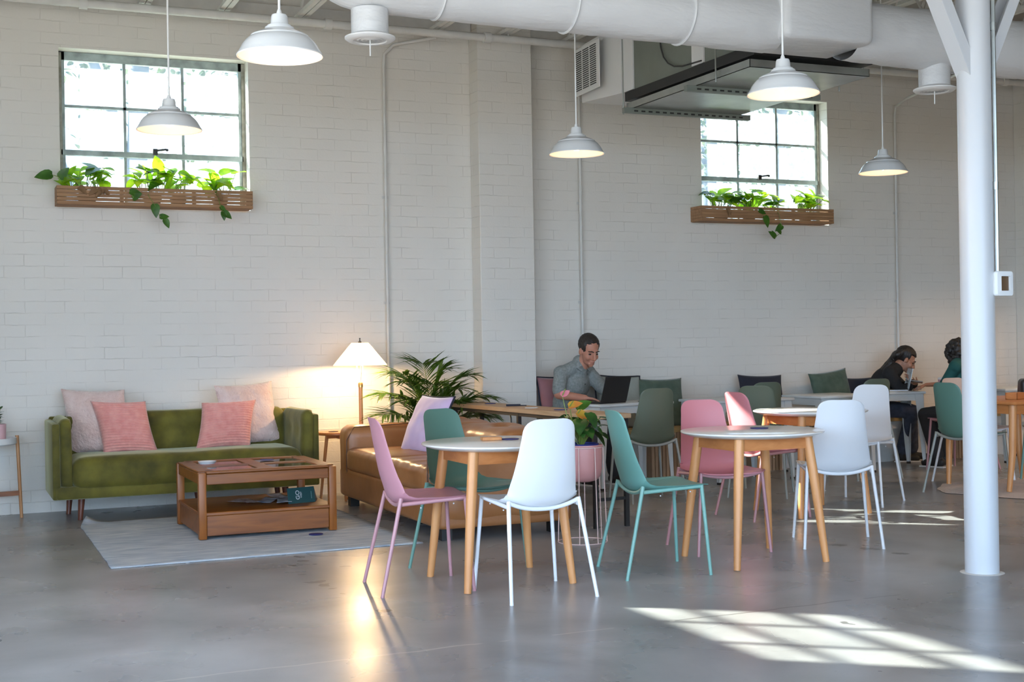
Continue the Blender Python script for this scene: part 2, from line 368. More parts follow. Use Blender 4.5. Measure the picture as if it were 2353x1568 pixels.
# ------------------------------------------------------------------ room shell
W1 = (.845, 2.315); W2 = (6.635, 8.11); WZ = (2.36, 3.59); CEIL = 4.36
mb = MB(); mb.box(-3.2, 15.7, -13.5, .3, -.12, 0); struct('floor', mb, M['floor'])
mb = MB(); xs = [-1.9, W1[0], W1[1], W2[0], W2[1], 12.43, 13.9, 15.7]
for i in range(7):
    if i % 2 == 0: mb.box(xs[i], xs[i+1], 0, .3, -.1, CEIL)
    else: mb.box(xs[i], xs[i+1], 0, .3, -.1, WZ[0]); mb.box(xs[i], xs[i+1], 0, .3, WZ[1], CEIL)
mb.box(-1.5, 15.5, -.012, 0, .44, .545)          # string course that stands a little proud
mb.box(-1.5, 15.5, -.018, 0, 0, .44)
struct('wall_back', mb, M['wall'])
LW = (-2.75, -1.38); LZ = (3.08, 3.80)              # high window of the side wall the sun comes through
mb = MB(); mb.box(-1.8, -1.5, LW[1], 0, -.1, CEIL); mb.box(-1.8, -1.5, LW[0], LW[1], -.1, LZ[0]); mb.box(-1.8, -1.5, LW[0], LW[1], LZ[1], CEIL)
mb.box(-1.8, -1.5, -4.2, LW[0], -.1, CEIL); mb.box(-1.8, -1.5, -13.5, -4.2, 3.3, CEIL); mb.box(-1.8, -1.5, -8.9, -8.6, -.1, 3.3); mb.box(-1.8, -1.5, -13.5, -4.2, -.1, .5)
struct('wall_left', mb, M['wall'])
mb = MB(); mb.box(-4.9, -1.8, -13.6, -4.0, 3.42, 3.5); o = struct('added_awning', mb, M['deck'])  # unseen awning added to keep direct sun off the floor inside
mb = MB(); mb.box(15.4, 15.7, -13.5, 0, -.1, CEIL); struct('wall_right', mb, mat('tan_wall', (.58, .42, .26), .7))  # tan chosen to warm the light this unseen wall bounces
mb = MB(); mb.box(6.2, 15.4, -13.5, -13.2, -.1, CEIL); mb.box(-1.5, 6.2, -13.5, -13.2, 3.4, CEIL); mb.box(2.1, 2.4, -13.5, -13.2, -.1, 3.4); struct('wall_front', mb, mat('tan_front_wall', (.55, .42, .28), .7))  # unseen; closed on the right to cut front light, tan warms its bounce
mb = MB(); mb.box(-1.9, 15.7, -13.5, .3, CEIL, CEIL+.15); struct('ceiling', mb, M['deck'])
mb = MB(); mb.box(4.265, 4.78, -.2, -.001, 0, CEIL, .006, 1); struct('wall_pilaster', mb, M['wall'])
mb = MB(); mb.box(10.55, 11.1, -.2, -.001, 0, CEIL, .006, 1); struct('wall_pilaster', mb, M['wall'])

def window(n, x0, x1, z0, z1, y=.16):
    t = bpy.data.objects.new('window_%d' % n, None); COL.objects.link(t); t['kind'] = 'structure'; t.location = ((x0+x1)/2, y, z0)
    w = x1-x0; h = z1-z0; a = -w/2+.001; b = w/2-.001
    f = MB(); f.box(a, a+.052, -.02, .03, .002, h-.002); f.box(b-.052, b, -.02, .03, .002, h-.002); f.box(a, b, -.02, .03, h-.066, h-.002); f.box(a, b, -.02, .03, .002, .05)
    fr = obj('window_frame', f, M['steelframe'], t)
    m_ = MB(); iw = (w-.10)
    for k in (1, 2): m_.box(a+.05+iw*k/3-.011, a+.05+iw*k/3+.011, -.012, .02, .05, h-.064)
    m_.box(a+.05, b-.05, -.012, .02, 3.165-z0-.010, 3.165-z0+.010)
    m_.box(a+.02, b-.02, -.03, .02, 2.80-z0-.024, 2.80-z0+.018)
    obj('muntin', m_, M['steelframe'], fr)
    sl = MB(); sl.box(a, a+.03, -.03, -.02, .3, h-.01); sl.box(b-.028, b, -.03, -.02, .02, h-.004); obj('flaking_edge', sl, M['rust'], fr)
    xs_ = [a+.05, a+.05+iw/3, a+.05+iw*2/3, b-.05]; zs_ = [.05, 2.80-z0, 3.165-z0, h-.066]
    for i in range(3):
        for j in range(3): g = MB(); g.box(xs_[i]+.004, xs_[i+1]-.004, .000, .004, zs_[j]+.004, zs_[j+1]-.004); obj('pane', g, M['pane'], t)
    la = MB(); la.box(-.02, .02, -.06, -.03, 2.80-z0+.0, 2.80-z0+.05, .006); la.bar((.01, -.055, 2.80-z0+.035), (.085, -.075, 2.80-z0+.045), .012, .014); la.ball((.09, -.075, 2.80-z0+.04), .013, 1)
    obj('latch', la, M['black'], t)
    return t
window(1, *W1, *WZ); window(2, *W2, *WZ); window(4, 12.43, 13.9, *WZ)  # window 4 is unseen, added so sun bounces off the right wall
# side window, same steel type
t = bpy.data.objects.new('window_3', None); COL.objects.link(t); t['kind'] = 'structure'; t.location = (-1.66, (LW[0]+LW[1])/2, LZ[0])
f = MB(); hw = (LW[1]-LW[0])/2; hh = LZ[1]-LZ[0]
f.box(-.02, .02, -hw, -hw+.05, 0, hh); f.box(-.02, .02, hw-.05, hw, 0, hh); f.box(-.02, .02, -hw, hw, 0, .05); f.box(-.02, .02, -hw, hw, hh-.05, hh)
for k in (1, 2): f.box(-.015, .015, -hw+2*hw*k/3-.012, -hw+2*hw*k/3+.012, .05, hh-.05)
f.box(-.015, .015, -hw, hw, hh*.36-.012, hh*.36+.012); f.box(-.015, .015, -hw, hw, hh*.68-.02, hh*.68+.02)
obj('window_frame', f, M['steelframe'], t)
g = MB(); g.box(-.002, .002, -hw+.02, hw-.02, .02, hh-.02); obj('pane', g, M['pane'], t)

# ------------------------------------------------------------------ ceiling steel
for i, x in enumerate([.27, .86, 1.46, 2.07, 2.70, 3.28, 3.87, 4.49, 5.12, 5.72, 6.34, 6.95, 7.55, 8.17, 8.78, 9.4, 10.0, 10.6, 11.2, 11.8, 12.4]):
    mb = MB(); z = 3.905
    mb.box(x-.045, x-.004, -12., -.012, z, z+.03); mb.box(x+.004, x+.045, -12., -.012, z, z+.03)
    mb.box(x-.05, x+.05, -12., -.012, 4.30, 4.355)
    for k in range(26):
        y = -.25-.45*k; mb.bar((x, y, z+.03), (x, y-.225, 4.30), .018, .018); mb.bar((x, y-.225, 4.30), (x, y-.45, z+.03), .018, .018)
    o = struct('ceiling_beam', mb, M['offwhite'])
mb = MB(); mb.box(-1.5, 4.26, -.07, -.001, 3.965, 4.05); mb.box(4.79, 10.54, -.07, -.001, 3.965, 4.05); struct('trim_1', mb, M['offwhite'])
t = thing('sprinkler_pipe', 'white painted pipe running along the top of the brick wall under the joists', 'pipe')
mb = MB(); mb.tube([(-1.4, -.34, 3.86), (15, -.34, 3.86)], .034, 12); obj('pipe_run', mb, M['offwhite'], t)
for x in (1.0, 2.9, 4.3, 6.2, 8.3, 10.1):
    mb = MB(); mb.lathe([(.046, -.03), (.046, .03)], 14); c = obj('coupling', mb, M['offwhite'], t); c.location = (x, -.34, 3.86); c.rotation_euler = (0, PI/2, 0)
    mb = MB(); mb.tube([(x+.2, -.34, 3.89), (x+.2, -.34, 4.3)], .006, 6); obj('hanger_rod', mb, M['offwhite'], t)
def conduit(x, z1, lab, bend=None):
    mb = MB(); p = [(x, -.034, .46 if x > 5 else .0), (x, -.034, z1)]
    if bend: p += bend
    mb.tube(p, .0135, 8); o = obj('conduit', mb, M['offwhite']); tag(o, lab, 'pipe')
    for z in (.7, 1.6, 2.5): mb = MB(); mb.box(x-.028, x+.028, -.02, -.014, z-.012, z+.012); obj('strap', mb, M['offwhite'], o)
conduit(3.47, 3.62, 'thin white conduit running down the wall just behind the lit floor lamp', [(3.475, -.035, 3.72), (3.55, -.06, 3.80), (3.9, -.16, 3.87)])
conduit(5.325, 3.7, 'thin white conduit running down the wall behind the seated man', None)
conduit(8.93, 3.50, 'thin white conduit down the wall beside the woman in black', [(8.93, -.05, 3.58), (8.86, -.3, 3.62), (8.45, -1.6, 3.63)])

# insulated duct, with a swelling wrap, a square boot, an elbow and a branch
DY, DZ, DR = -3.6, 3.29, .2
t = thing('air_duct', 'big white insulation wrapped air duct hanging under the ceiling along the room', 'duct', (0, DY, 0))
rr = random.Random(3)
def wrapped(x0, x1, ph):
    P = []; n = 44; mI = max(8, int((x1-x0)/.05))
    for i in range(mI+1):
        x = x0+(x1-x0)*i/mI; e = min(i, mI-i)/mI; row = []
        zc = DZ+.03-(x-2)*.012
        for k in range(n+1):
            a = 2*PI*k/n
            r = DR*(1+.012*noise.noise(V((x*7, math.cos(a)*1.6+ph, math.sin(a)*1.6)))*2+.03*math.exp(-e*14)*(-1)) + .006*noise.noise(V((x*22, a*2, ph)))
            row.append((x, r*math.cos(a), zc+r*math.sin(a)))
        P.append(row)
    return MB().grid(P)
for i, (a, b) in enumerate(((2.2, 2.62), (2.62, 3.45), (3.45, 4.24), (4.24, 4.9), (5.52, 6.45), (6.45, 7.4), (7.4, 9.6), (9.6, 13.5))):
    obj('wrapped_section', wrapped(a-.02, b+.02, i*3.1), M['wrap'], t, 180)
P = []
for i in range(11):                                        # elbow up at the near end
    a = PI/2*i/10; c = V((2.2, 0, DZ+.03+.22)); row = []
    for k in range(33):
        q = 2*PI*k/32; rad = .22+DR*math.cos(q)
        row.append((c.x-rad*math.sin(a), DR*math.sin(q), c.z-rad*math.cos(a)))
    P.append(row)
P.append([(x, y, 4.355) for x, y, z in P[-1]])
obj('elbow', MB().grid(P), M['wrap'], t, 180)
mb = MB(); mb.box(4.86, 5.56, -.25, .25, 3.135, 3.72, .05, 3); bx = obj('square_boot', mb, M['wrap'], t)
P = []
for i in range(9):
    s = i/8; row = []
    for k in range(25):
        q = 2*PI*k/24; r = .125+.05*(1-s)**3
        row.append((3.32+.08*s+r*math.cos(q), -.12-.75*s-r*math.sin(q)*.62, 3.36+.62*s+r*math.sin(q)*.78))
    P.append(row)
obj('branch', MB().grid(P), M['wrap'], t, 180)
for x in (2.62, 3.45, 4.24, 6.45, 7.4, 9.6):
    mb = MB(); zc = DZ+.03-(x-2)*.012; mb.tube([(x, (DR+.001)*math.cos(a*PI/18), zc+(DR+.001)*math.sin(a*PI/18)) for a in range(36)], .008, 6, True); obj('wrap_seam', mb, M['wrap'], t)
    mb = MB(); mb.tube([(x+.1, -.05, zc+DR-.02), (x+.1, -.05, 4.35)], .004, 6); obj('hanger_rod', mb, M['offwhite'], t)

def diffuser(x, y, z, lab):
    t = thing('ceiling_diffuser', lab, 'vent', (x, y, z), 0, 'round air diffusers under the duct')
    mb = MB(); mb.lathe([(.105, .0), (.105, .17)], 28); obj('neck', mb, M['wrap'], t)
    mb = MB(); mb.lathe([(.088, .004), (.095, -.006), (.125, -.006), (.142, .006), (.142, .014), (.105, .03), (.088, .03)], 36, cap0=False, cap1=False); obj('rim', mb, M['white'], t)
    for r in (.066, .042, .018):
        mb = MB(); mb.lathe([(r, -.004), (r+.009, -.001), (r+.009, .002), (r, -.001)], 30, cap0=False, cap1=False); obj('louvre_ring', mb, M['white'], t)
    mb = MB(); mb.lathe([(.003, .045), (.105, .045)], 24, cap0=False, cap1=False); obj('throat', mb, M['grille'], t)
    mb = MB(); mb.tube([(0, 0, .01), (0, 0, -.09)], .004, 6); obj('pull_rod', mb, M['white'], t)
    mb = MB(); mb.tube([(.09, .03, .0), (.115, .03, .19)], .012, 6); obj('wire_tie', mb, M['offwhite'], t)
diffuser(2.22, -3.6, 2.96, 'round white air diffuser under the duct end beside the nearest pendant lamp')
diffuser(6.26, -3.6, 2.925, 'round white air diffuser under the duct just beside the white column')

# air handler with return grille
t = thing('air_handler', 'grey galvanised air handling unit with white louvred return box below the duct', 'air handler', (5.05, 0, 0))
mb = MB(); mb.box(0, .95, -3.05, -1.40, 3.235, 3.86, .004, 1); obj('cabinet', mb, M['galvdull'], t)
for y0 in (-1.56, -2.60): mb = MB(); mb.box(-.012, .0, y0, y0+.16, 3.24, 3.86); obj('insulation_strip', mb, M['white'], t)
mb = MB()
pts = [(.02, -.60, 3.30), (.02, -.60, 3.79), (-.03, -1.40, 3.235), (-.03, -1.40, 3.80), (.75, -.60, 3.30), (.75, -.60, 3.79), (.95, -1.40, 3.235), (.95, -1.40, 3.80)]
mb.add(pts, [(0, 1, 3, 2), (4, 6, 7, 5), (0, 4, 5, 1), (2, 3, 7, 6), (1, 5, 7, 3), (0, 2, 6, 4)]); obj('return_box', mb, M['white'], t)
g = MB(); g.box(-.012, -.002, -1.14, -.64, 3.335, 3.735, .003, 1); gr = obj('return_grille', g, M['white'], t); gr.rotation_euler = (0, 0, -.058); gr.location = (-.014, .0, 0)
for c in range(3):
    y0 = -1.09+.15*c; mb = MB()
    for k in range(19): mb.box(-.0165, -.011, y0+.006, y0+.126, 3.375+.0178*k, 3.375+.0178*k+.008)
    obj('louvre_slots', mb, M['grille'], gr)
mb = MB(); mb.box(-.02, .97, -3.25, -1.44, 3.16, 3.232); obj('base_rail', mb, M['black'], t)
mb = MB(); mb.tube([(-.015, -2.0, 3.85), (-.016, -1.99, 3.66), (-.016, -1.99, 3.56), (-.017, -2.01, 3.47), (-.018, -2.05, 3.39), (-.022, -2.12, 3.33), (-.028, -2.22, 3.285), (-.03, -2.34, 3.262), (-.03, -2.6, 3.25)], .006, 6); obj('cable', mb, M['grille'], t)
for y in (-1.5, -2.85):
    for x in (-.035, 1.025): mb = MB(); mb.tube([(x-.035, y, 3.045), (x-.035, y, 4.34)], .006, 6); obj('hanger_rod', mb, M['galv'], t)
t = thing('drain_pan', 'shallow galvanised drain pan hung on struts below the air handler', 'pan', (5.0, 0, 3.075))
mb = MB(); mb.box(0, 1.0, -3.24, -1.52, 0, .004); mb.box(0, .004, -3.24, -1.52, 0, .055); mb.box(.996, 1.0, -3.24, -1.52, 0, .055); mb.box(0, 1.0, -3.24, -3.236, 0, .055); mb.box(0, 1.0, -1.524, -1.52, 0, .055)
obj('tray', mb, M['galv'], t)
for y in (-1.62, -2.55):
    mb = MB(); mb.box(-.085, 1.085, y-.02, y+.02, -.042, -.001); s = obj('strut', mb, M['galvdull'], t)
    k0 = len(mb.f)
    for k in range(16): mb.box(0+.065*k, .035+.065*k, y-.0210, y-.0200, -.030, -.018)
    s.data = mesh('strut', mb, M['galvdull']); s.data.materials.append(M['black'])
    for pp in s.data.polygons[k0:]: pp.material_index = 1
# ------------------------------------------------------------------ column
t = thing('steel_column', 'round white steel column with slanting braces standing right of the tables', 'column', (4.965, -5.34, 0))
mb = MB(); mb.lathe([(.086, .0), (.086, CEIL)], 40); obj('pole', mb, M['column'], t)
mb = MB(); mb.lathe([(.112, 0), (.106, .002), (.087, .003)], 24, cap1=False); obj('grout_ring', mb, M['offwhite'], t)
for a, L in ((PI, 'a'), (0, 'b')):
    d = V((math.cos(a), math.sin(a)*0, 0)); s = d.x
    p = V((s*.05, 0, 2.56)); q = V((s*.90, 0, 4.30)); mb = MB()
    mb.bar(p, q, .095, .012, (0, 1, 0)) ; n_ = (q-p).normalized().cross(V((0, 1, 0)))
    mb = MB(); mb.bar(p, q, .10, .008, n_); mb.bar(p+V((0, -.047, 0))+n_*s*.028*1, q+V((0, -.047, 0))+n_*s*.028, .008, .06, n_); mb.bar(p+V((0, .047, 0))+n_*s*.028, q+V((0, .047, 0))+n_*s*.028, .008, .06, n_)
    obj('brace', mb, M['column'], t)
mb = MB(); mb.tube([(.062, -.078, 1.575), (.062, -.078, 4.3)], .011, 8); c = obj('column_conduit', mb, M['galv']); c.location = (4.965, -5.34, 0); tag(c, 'thin metal conduit fixed up the side of the white column', 'pipe')
for z in (2.0, 2.83, 3.3): mb = MB(); mb.lathe([(.016, 0), (.016, .04)], 10, (.062, -.078, z)); obj('coupling', mb, M['galv'], c)
t = thing('control_cover', 'square white plastic cover with brown window fixed on the white column', 'wall box', (5.055, -5.425, 1.51), .10)
mb = MB(); P4 = .058
def rrect(w, h, r, y, n=5, bow=0):
    out = []
    for cx_, cz_, a0 in ((w-r, h-r, 0), (-w+r, h-r, 90), (-w+r, -h+r, 180), (w-r, -h+r, 270)):
        for k in range(n+1):
            a = math.radians(a0+90*k/n); out.append((cx_+r*math.cos(a), y, cz_+r*math.sin(a)))
    return [(x+bow*(1 if x > 0 else -1)*(1-(z/h)**2), y, z+bow*(1 if z > 0 else -1)*(1-(x/w)**2)) for x, y, z in out]
rings = [rrect(.056, .060, .012, .03, 5, .002), rrect(.060, .064, .012, 0, 5, .003), rrect(.058, .062, .012, -.018, 5, .003), rrect(.034, .038, .003, -.022), rrect(.033, .037, .003, -.010)]
n_ = len(rings[0])
for i in range(4): mb.add(rings[i]+rings[i+1], [(k, (k+1) % n_, n_+(k+1) % n_, n_+k) for k in range(n_)])
obj('cover', mb, M['white'], t)
mb = MB(); mb.box(-.035, .035, -.011, -.008, -.038, .038); obj('viewing_window', mb, mat('brown_pane', (.13, .075, .04), .3), t)

# ------------------------------------------------------------------ pendant lamps
def make_pendant(loc, lab, first):
    if first is not None: return dup(first, loc, 0, lab)
    t = thing('pendant_lamp', lab, 'lamp', loc, 0, 'white enamel pendant lamps'); 
    S_ = .86
    pr = [(.185, .006), (.190, .0), (.191, .006), (.178, .03), (.165, .058), (.150, .080), (.134, .096), (.130, .098), (.128, .106), (.108, .118), (.086, .128), (.070, .137), (.066, .140), (.064, .150), (.056, .152), (.054, .160), (.044, .163), (.040, .170), (.0365, .205), (.033, .216), (.02, .219), (.008, .220)]
    inner = [(.005, .15), (.05, .135), (.10, .105), (.14, .075), (.168, .035), (.185, .006)]
    pr = [(r_, z_*S_) for r_, z_ in pr]; inner = [(r_, z_*S_) for r_, z_ in inner]
    mb = MB(); mb.lathe(pr, 48, cap0=False); sh = obj('shade', mb, M['enamel'], t)
    mb = MB(); mb.lathe(inner, 48, cap0=True, cap1=False); obj('reflector', mb, mat('lamp_inner_white', (.86, .82, .74), .4), sh)
    mb = MB(); mb.lathe([(.010, .112), (.012, .10), (.026, .078), (.033, .055), (.030, .037), (.016, .025), (.002, .022)], 20, cap0=True); obj('bulb', mb, M['bulb'], t)
    mb = MB(); mb.lathe([(.013, .185), (.013, .194), (.008, .208), (.005, .212)], 14); obj('cord_grip', mb, M['white'], t)
    mb = MB(); mb.tube([(0, 0, .20), (.002, 0, CEIL-2.54+.0)], .0055, 8); obj('cord', mb, M['white'], t)
    return t
PL = [(1.393, -4.878), (1.2465, -2.719), (4.03, -2.553), (4.106, -4.86), (6.849, -2.346)]
PLAB = ['large near white pendant lamp hanging beside the top of the left window', 'white pendant lamp hanging in front of the left window', 'white pendant lamp hanging to the left of the air handler grille', 'white pendant lamp hanging before the drain pan and right window', 'small far white pendant lamp between right window and column']
p0 = None
for (x, y), l in zip(PL, PLAB):
    q = make_pendant((x, y, 2.54), l, p0)
    p0 = p0 or q
    q['group'] = 'white enamel pendant lamps'
    ld = bpy.data.lights.new('pendant_glow', 'POINT'); ld.energy = 1.3; ld.color = (1, .60, .32); ld.shadow_soft_size = .028
    lo = bpy.data.objects.new('pendant_glow', ld); COL.objects.link(lo); lo.location = (x, y, 2.54-.012)
for i, (x, y) in enumerate(PL+[(9.6, -2.3), (9.7, -4.85), (12.3, -2.25), (12.4, -4.8)]):  # the last four pendants are unseen, added to warm the right wall
    if i > 4: make_pendant((x, y, 2.54), 'white pendant lamp', p0)['label'] = ('unseen pendant lamp added over the far right bench end', 'unseen pendant lamp added right of the column', 'unseen pendant lamp added far beyond the right picture edge', 'unseen pendant lamp added beyond the column, outside the view')[i-5]
    ld = bpy.data.lights.new('pendant_beam', 'SPOT'); ld.energy = LAMP if i < 5 else 55; ld.color = (1, .66, .38); ld.shadow_soft_size = .03; ld.spot_size = 2.55; ld.spot_blend = .35
    lo = bpy.data.objects.new('pendant_beam', ld); COL.objects.link(lo); lo.location = (x, y, 2.54+.010)
# ------------------------------------------------------------------ plants
HEART = [(-.10, .0), (-.12, .55), (.05, .95), (.30, 1.0), (.55, .80), (.80, .42), (1., 0.)]
LANCE = [(0, .12), (.15, .6), (.4, 1.), (.7, .7), (1., 0)]
OVAL = [(0, .1), (.12, .62), (.35, 1), (.65, .92), (.88, .5), (1., .02)]
def leaf(mb, p, d, up, L, Wd, curl=.2, fold=.25, shape=HEART):
    p, d, up = V(p), V(d).normalized(), V(up); s = d.cross(up)
    if s.length < .01: s = d.cross(V((1, .2, 0)))
    s.normalize(); up = s.cross(d).normalized(); vs = []; fs = []
    for t, w in shape:
        tm = max(t, 0) if t >= 0 else 0
        c = p + d*L*t - up*curl*L*t*abs(t)
        cm = p + d*L*tm - up*curl*L*tm*tm
        w = w*Wd/2
        vs += [c+s*w+up*fold*w, cm, c-s*w+up*fold*w]
    for i in range(len(shape)-1):
        b = 3*i; fs += [(b, b+1, b+4, b+3), (b+1, b+2, b+5, b+4)]
    mb.add(vs, fs)

def pothos(loc, lab, seed, n, w, h, vines=(), drys=0):
    r = random.Random(seed); t = thing('pothos_plant', lab, 'plant', loc, 0, 'pothos plants in the window boxes')
    st = MB(); lf = MB(); dk = MB()
    for i in range(int(n*1.6)):
        x = r.uniform(-w, w)*.55; q = V((x, r.uniform(-.02, .02), 0)); tip = V((x*1.55+r.uniform(-.05, .05), r.uniform(-.09, .04), r.uniform(.35, 1.12)*h))
        mid = (q+tip)/2+V((r.uniform(-.02, .02), -.01, .02)); st.tube([q, mid, tip], .0028, 5)
        d = V((r.uniform(-1, 1), r.uniform(-1, .15), r.uniform(-.35, .55))); up = V((r.uniform(-.4, .4), -.45, 1))
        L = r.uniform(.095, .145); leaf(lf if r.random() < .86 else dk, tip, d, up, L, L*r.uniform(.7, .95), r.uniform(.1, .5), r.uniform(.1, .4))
    for pts, lv in vines:
        st.tube(pts, .0028, 5)
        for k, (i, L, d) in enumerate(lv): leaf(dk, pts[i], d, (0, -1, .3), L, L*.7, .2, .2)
    obj('stems', st, M['stem'], t); obj('leaves', lf, M['pothos'], t, 180)
    if dk.v: obj('dark_leaves', dk, M['pothosdark'], t, 180)  # some leaves and all vine leaves take the darker leaf colour
    if drys:
        dm = MB()
        for k in range(drys): leaf(dm, (r.uniform(-w, w)*.6, -.115, r.uniform(.0, .03)), (r.uniform(-1, 1), -.3, -.5), (0, -1, .4), .07, .05, .5, .6)
        obj('withered_leaves', dm, M['dryleaf'], t, 180)
    return t

def planter(x0, x1, lab, seed):
    t = thing('window_planter', lab, 'planter', ((x0+x1)/2, -.1, 2.352), 0, 'slatted wooden window planters'); w = (x1-x0)/2; r = random.Random(seed)
    for k in range(5):
        mb = MB(); g = .0012+r.random()*.0022; mb.box(-w, w, -.11, -.095, .0285*k+g, .0285*k+.0285, .0015, 1); s = obj('slat', mb, M['cedar'], t)
        mb = MB(); mb.box(-w, -w+.015, -.095, .095, .0285*k+g, .0285*k+.0285); obj('end_slat', mb, M['cedar'], t); mb = MB(); mb.box(w-.015, w, -.095, .095, .0285*k+g, .0285*k+.0285); obj('end_slat', mb, M['cedar'], t)
    mb = MB()
    for x in (-w+.02, -w*.38, w*.36, w-.05): mb.box(x, x+.03, -.095, -.08, 0, .14)
    mb.box(-w+.015, w-.015, -.09, .095, 0, .008); obj('inner_frame', mb, M['cedar'], t)
    return t
planter(.80, 2.292, 'slatted wooden planter box under the left window', 1); planter(6.505, 8.012, 'slatted wooden planter box under the right window', 2)
def pot(x, parent, w=.075):
    mb = MB(); mb.lathe([(w*.7, .002), (w, .085)], 16); o = obj('grow_pot', mb, M['soil'], parent); o.location = (x, 0, -.10); return o
PZ = 2.46
for x, seed, n, w, h, lab, vines, dr in (
    (1.03, 11, 17, .20, .17, 'bushy pothos at the left end of the left window box', [([(-.12, -.05, .02), (-.2, -.08, .10), (-.27, -.10, .115)], [(2, .12, (-1, -.1, -.15)), (1, .10, (.4, -.3, .5))])], 5),
    (1.52, 12, 15, .17, .19, 'tall pothos in the middle of the left window box with a hanging vine', [([(-.02, -.06, .02), (-.05, -.125, -.02), (.0, -.13, -.10), (.04, -.13, -.19), (.075, -.13, -.21)], [(2, .10, (.1, -.2, -1)), (4, .075, (.5, -.1, -1)), (3, .07, (.9, -.1, .1))]),
                                                                                       ([(-.14, -.05, .02), (-.18, -.125, .0), (-.16, -.13, -.05)], [(1, .085, (.9, -.2, -.1)), (2, .08, (.3, -.3, .2))])], 0),
    (1.72, 16, 8, .09, .15, 'small compact pothos right of centre in the left window box', (), 0),
    (2.05, 13, 12, .15, .16, 'sparse pothos at the right end of the left window box with one trailing vine', [([(-.05, -.06, .02), (-.045, -.125, .0), (-.02, -.13, -.10), (.0, -.13, -.14)], [(3, .085, (.8, -.2, -.6)), (2, .06, (.6, 0, -.5)), (3, .07, (.1, -.2, -1))])], 1),
    (6.78, 21, 18, .17, .17, 'bushy pothos at the left end of the right window box', (), 2),
    (7.10, 24, 13, .12, .16, 'pothos second from the left in the right window box, vine over the edge', [([(0, -.06, .02), (.03, -.125, .0), (.09, -.13, -.06)], [(2, .11, (.4, -.1, -1)), (1, .08, (.8, -.2, -.3))])], 0),
    (7.33, 22, 9, .13, .13, 'low pothos in the middle of the right window box with a long vine below it', [([(0, -.06, .02), (.02, -.125, -.02), (.05, -.13, -.14), (.04, -.13, -.21), (-.03, -.13, -.25)], [(2, .09, (-1, -.1, -.7)), (4, .09, (-.6, -.1, .5)), (4, .07, (-.4, -.1, .9)), (3, .06, (-.8, -.2, .4))])], 0),
    (7.75, 23, 17, .15, .15, 'yellow green pothos at the right end of the right window box', (), 0)):
    t = pothos((x, -.1, PZ), lab, seed, n, w, h, vines, dr); pot(0, t, .07 if w < .16 else .08)

def palm(loc, lab):
    t = thing('potted_palm', lab, 'plant', loc); r = random.Random(5)
    mb = MB(); mb.lathe([(.13, 0), (.15, .02), (.18, .30), (.185, .32), (.17, .32), (.165, .29)], 28); obj('pot', mb, M['white'], t)
    mb = MB(); mb.lathe([(.005, .285), (.168, .285)], 20, cap0=False, cap1=False); obj('soil', mb, M['soil'], t)
    tips = [(-.40, -.10, .60), (-.30, -.16, .78), (-.08, -.10, .86), (-.42, -.22, .42), (.12, .02, .80), (.30, -.10, .74), (.44, -.14, .54), (.40, -.30, .40), (-.24, -.34, .55), (.16, -.36, .52), (-.38, .02, .28), (-.05, -.30, .68), (.46, .04, .36), (-.2, .1, .7), (.24, .08, .62)]
    for i, (x, y, z) in enumerate(tips):
        y = y*.3-.02 if y > -.05 else y*.8
        b = V((r.uniform(-.05, .05), r.uniform(-.05, .05), .29)); e = V((x*.98, y*.9, z*.92+.32)); m1 = V((x*.32, y*.32, z*.80+.40)); pts = []
        for k in range(15):
            s = k/14; pts.append(b*(1-s)**2+m1*2*s*(1-s)+(e+V((x*.12, y*.1, -.03)))*s*s)
        f = obj('frond', MB().tube(pts, [.0055*(1-.8*k/14) for k in range(15)], 5), M['stem'], t)
        lf = MB()
        for k in [4+.5*q for q in range(21)]:
            k0 = int(k); pk = pts[k0].lerp(pts[min(14, k0+1)], k-k0); tg = (pts[min(k0+1, 14)]-pts[k0-1]).normalized(); sd = tg.cross(V((0, 0, 1)))
            if sd.length < .1: sd = V((1, 0, 0))
            sd.normalize(); L = (.25 if k < 11 else .20)*(.75+.5*math.sin(PI*(k-3)/13))
            for s in (-1, 1):
                d = (sd*s*.85+tg*.75+V((0, 0, .10+r.uniform(-.12, .12)))).normalized()
                up = (V((0, 0, 1))+sd*s*r.uniform(-.3, .3))
                leaf(lf, pk+tg*(.012*s), d, up, L*r.uniform(.85, 1.1), .026, r.uniform(.1, .5), .35, LANCE)
        leaf(lf, pts[14], tg, (0, 0, 1), .12, .02, .4, .3, LANCE)
        obj('leaflets', lf, M['palm'], f, 180)
    return t
palm((3.68, -.46, 0), 'bushy green palm behind the tan leather sofa')

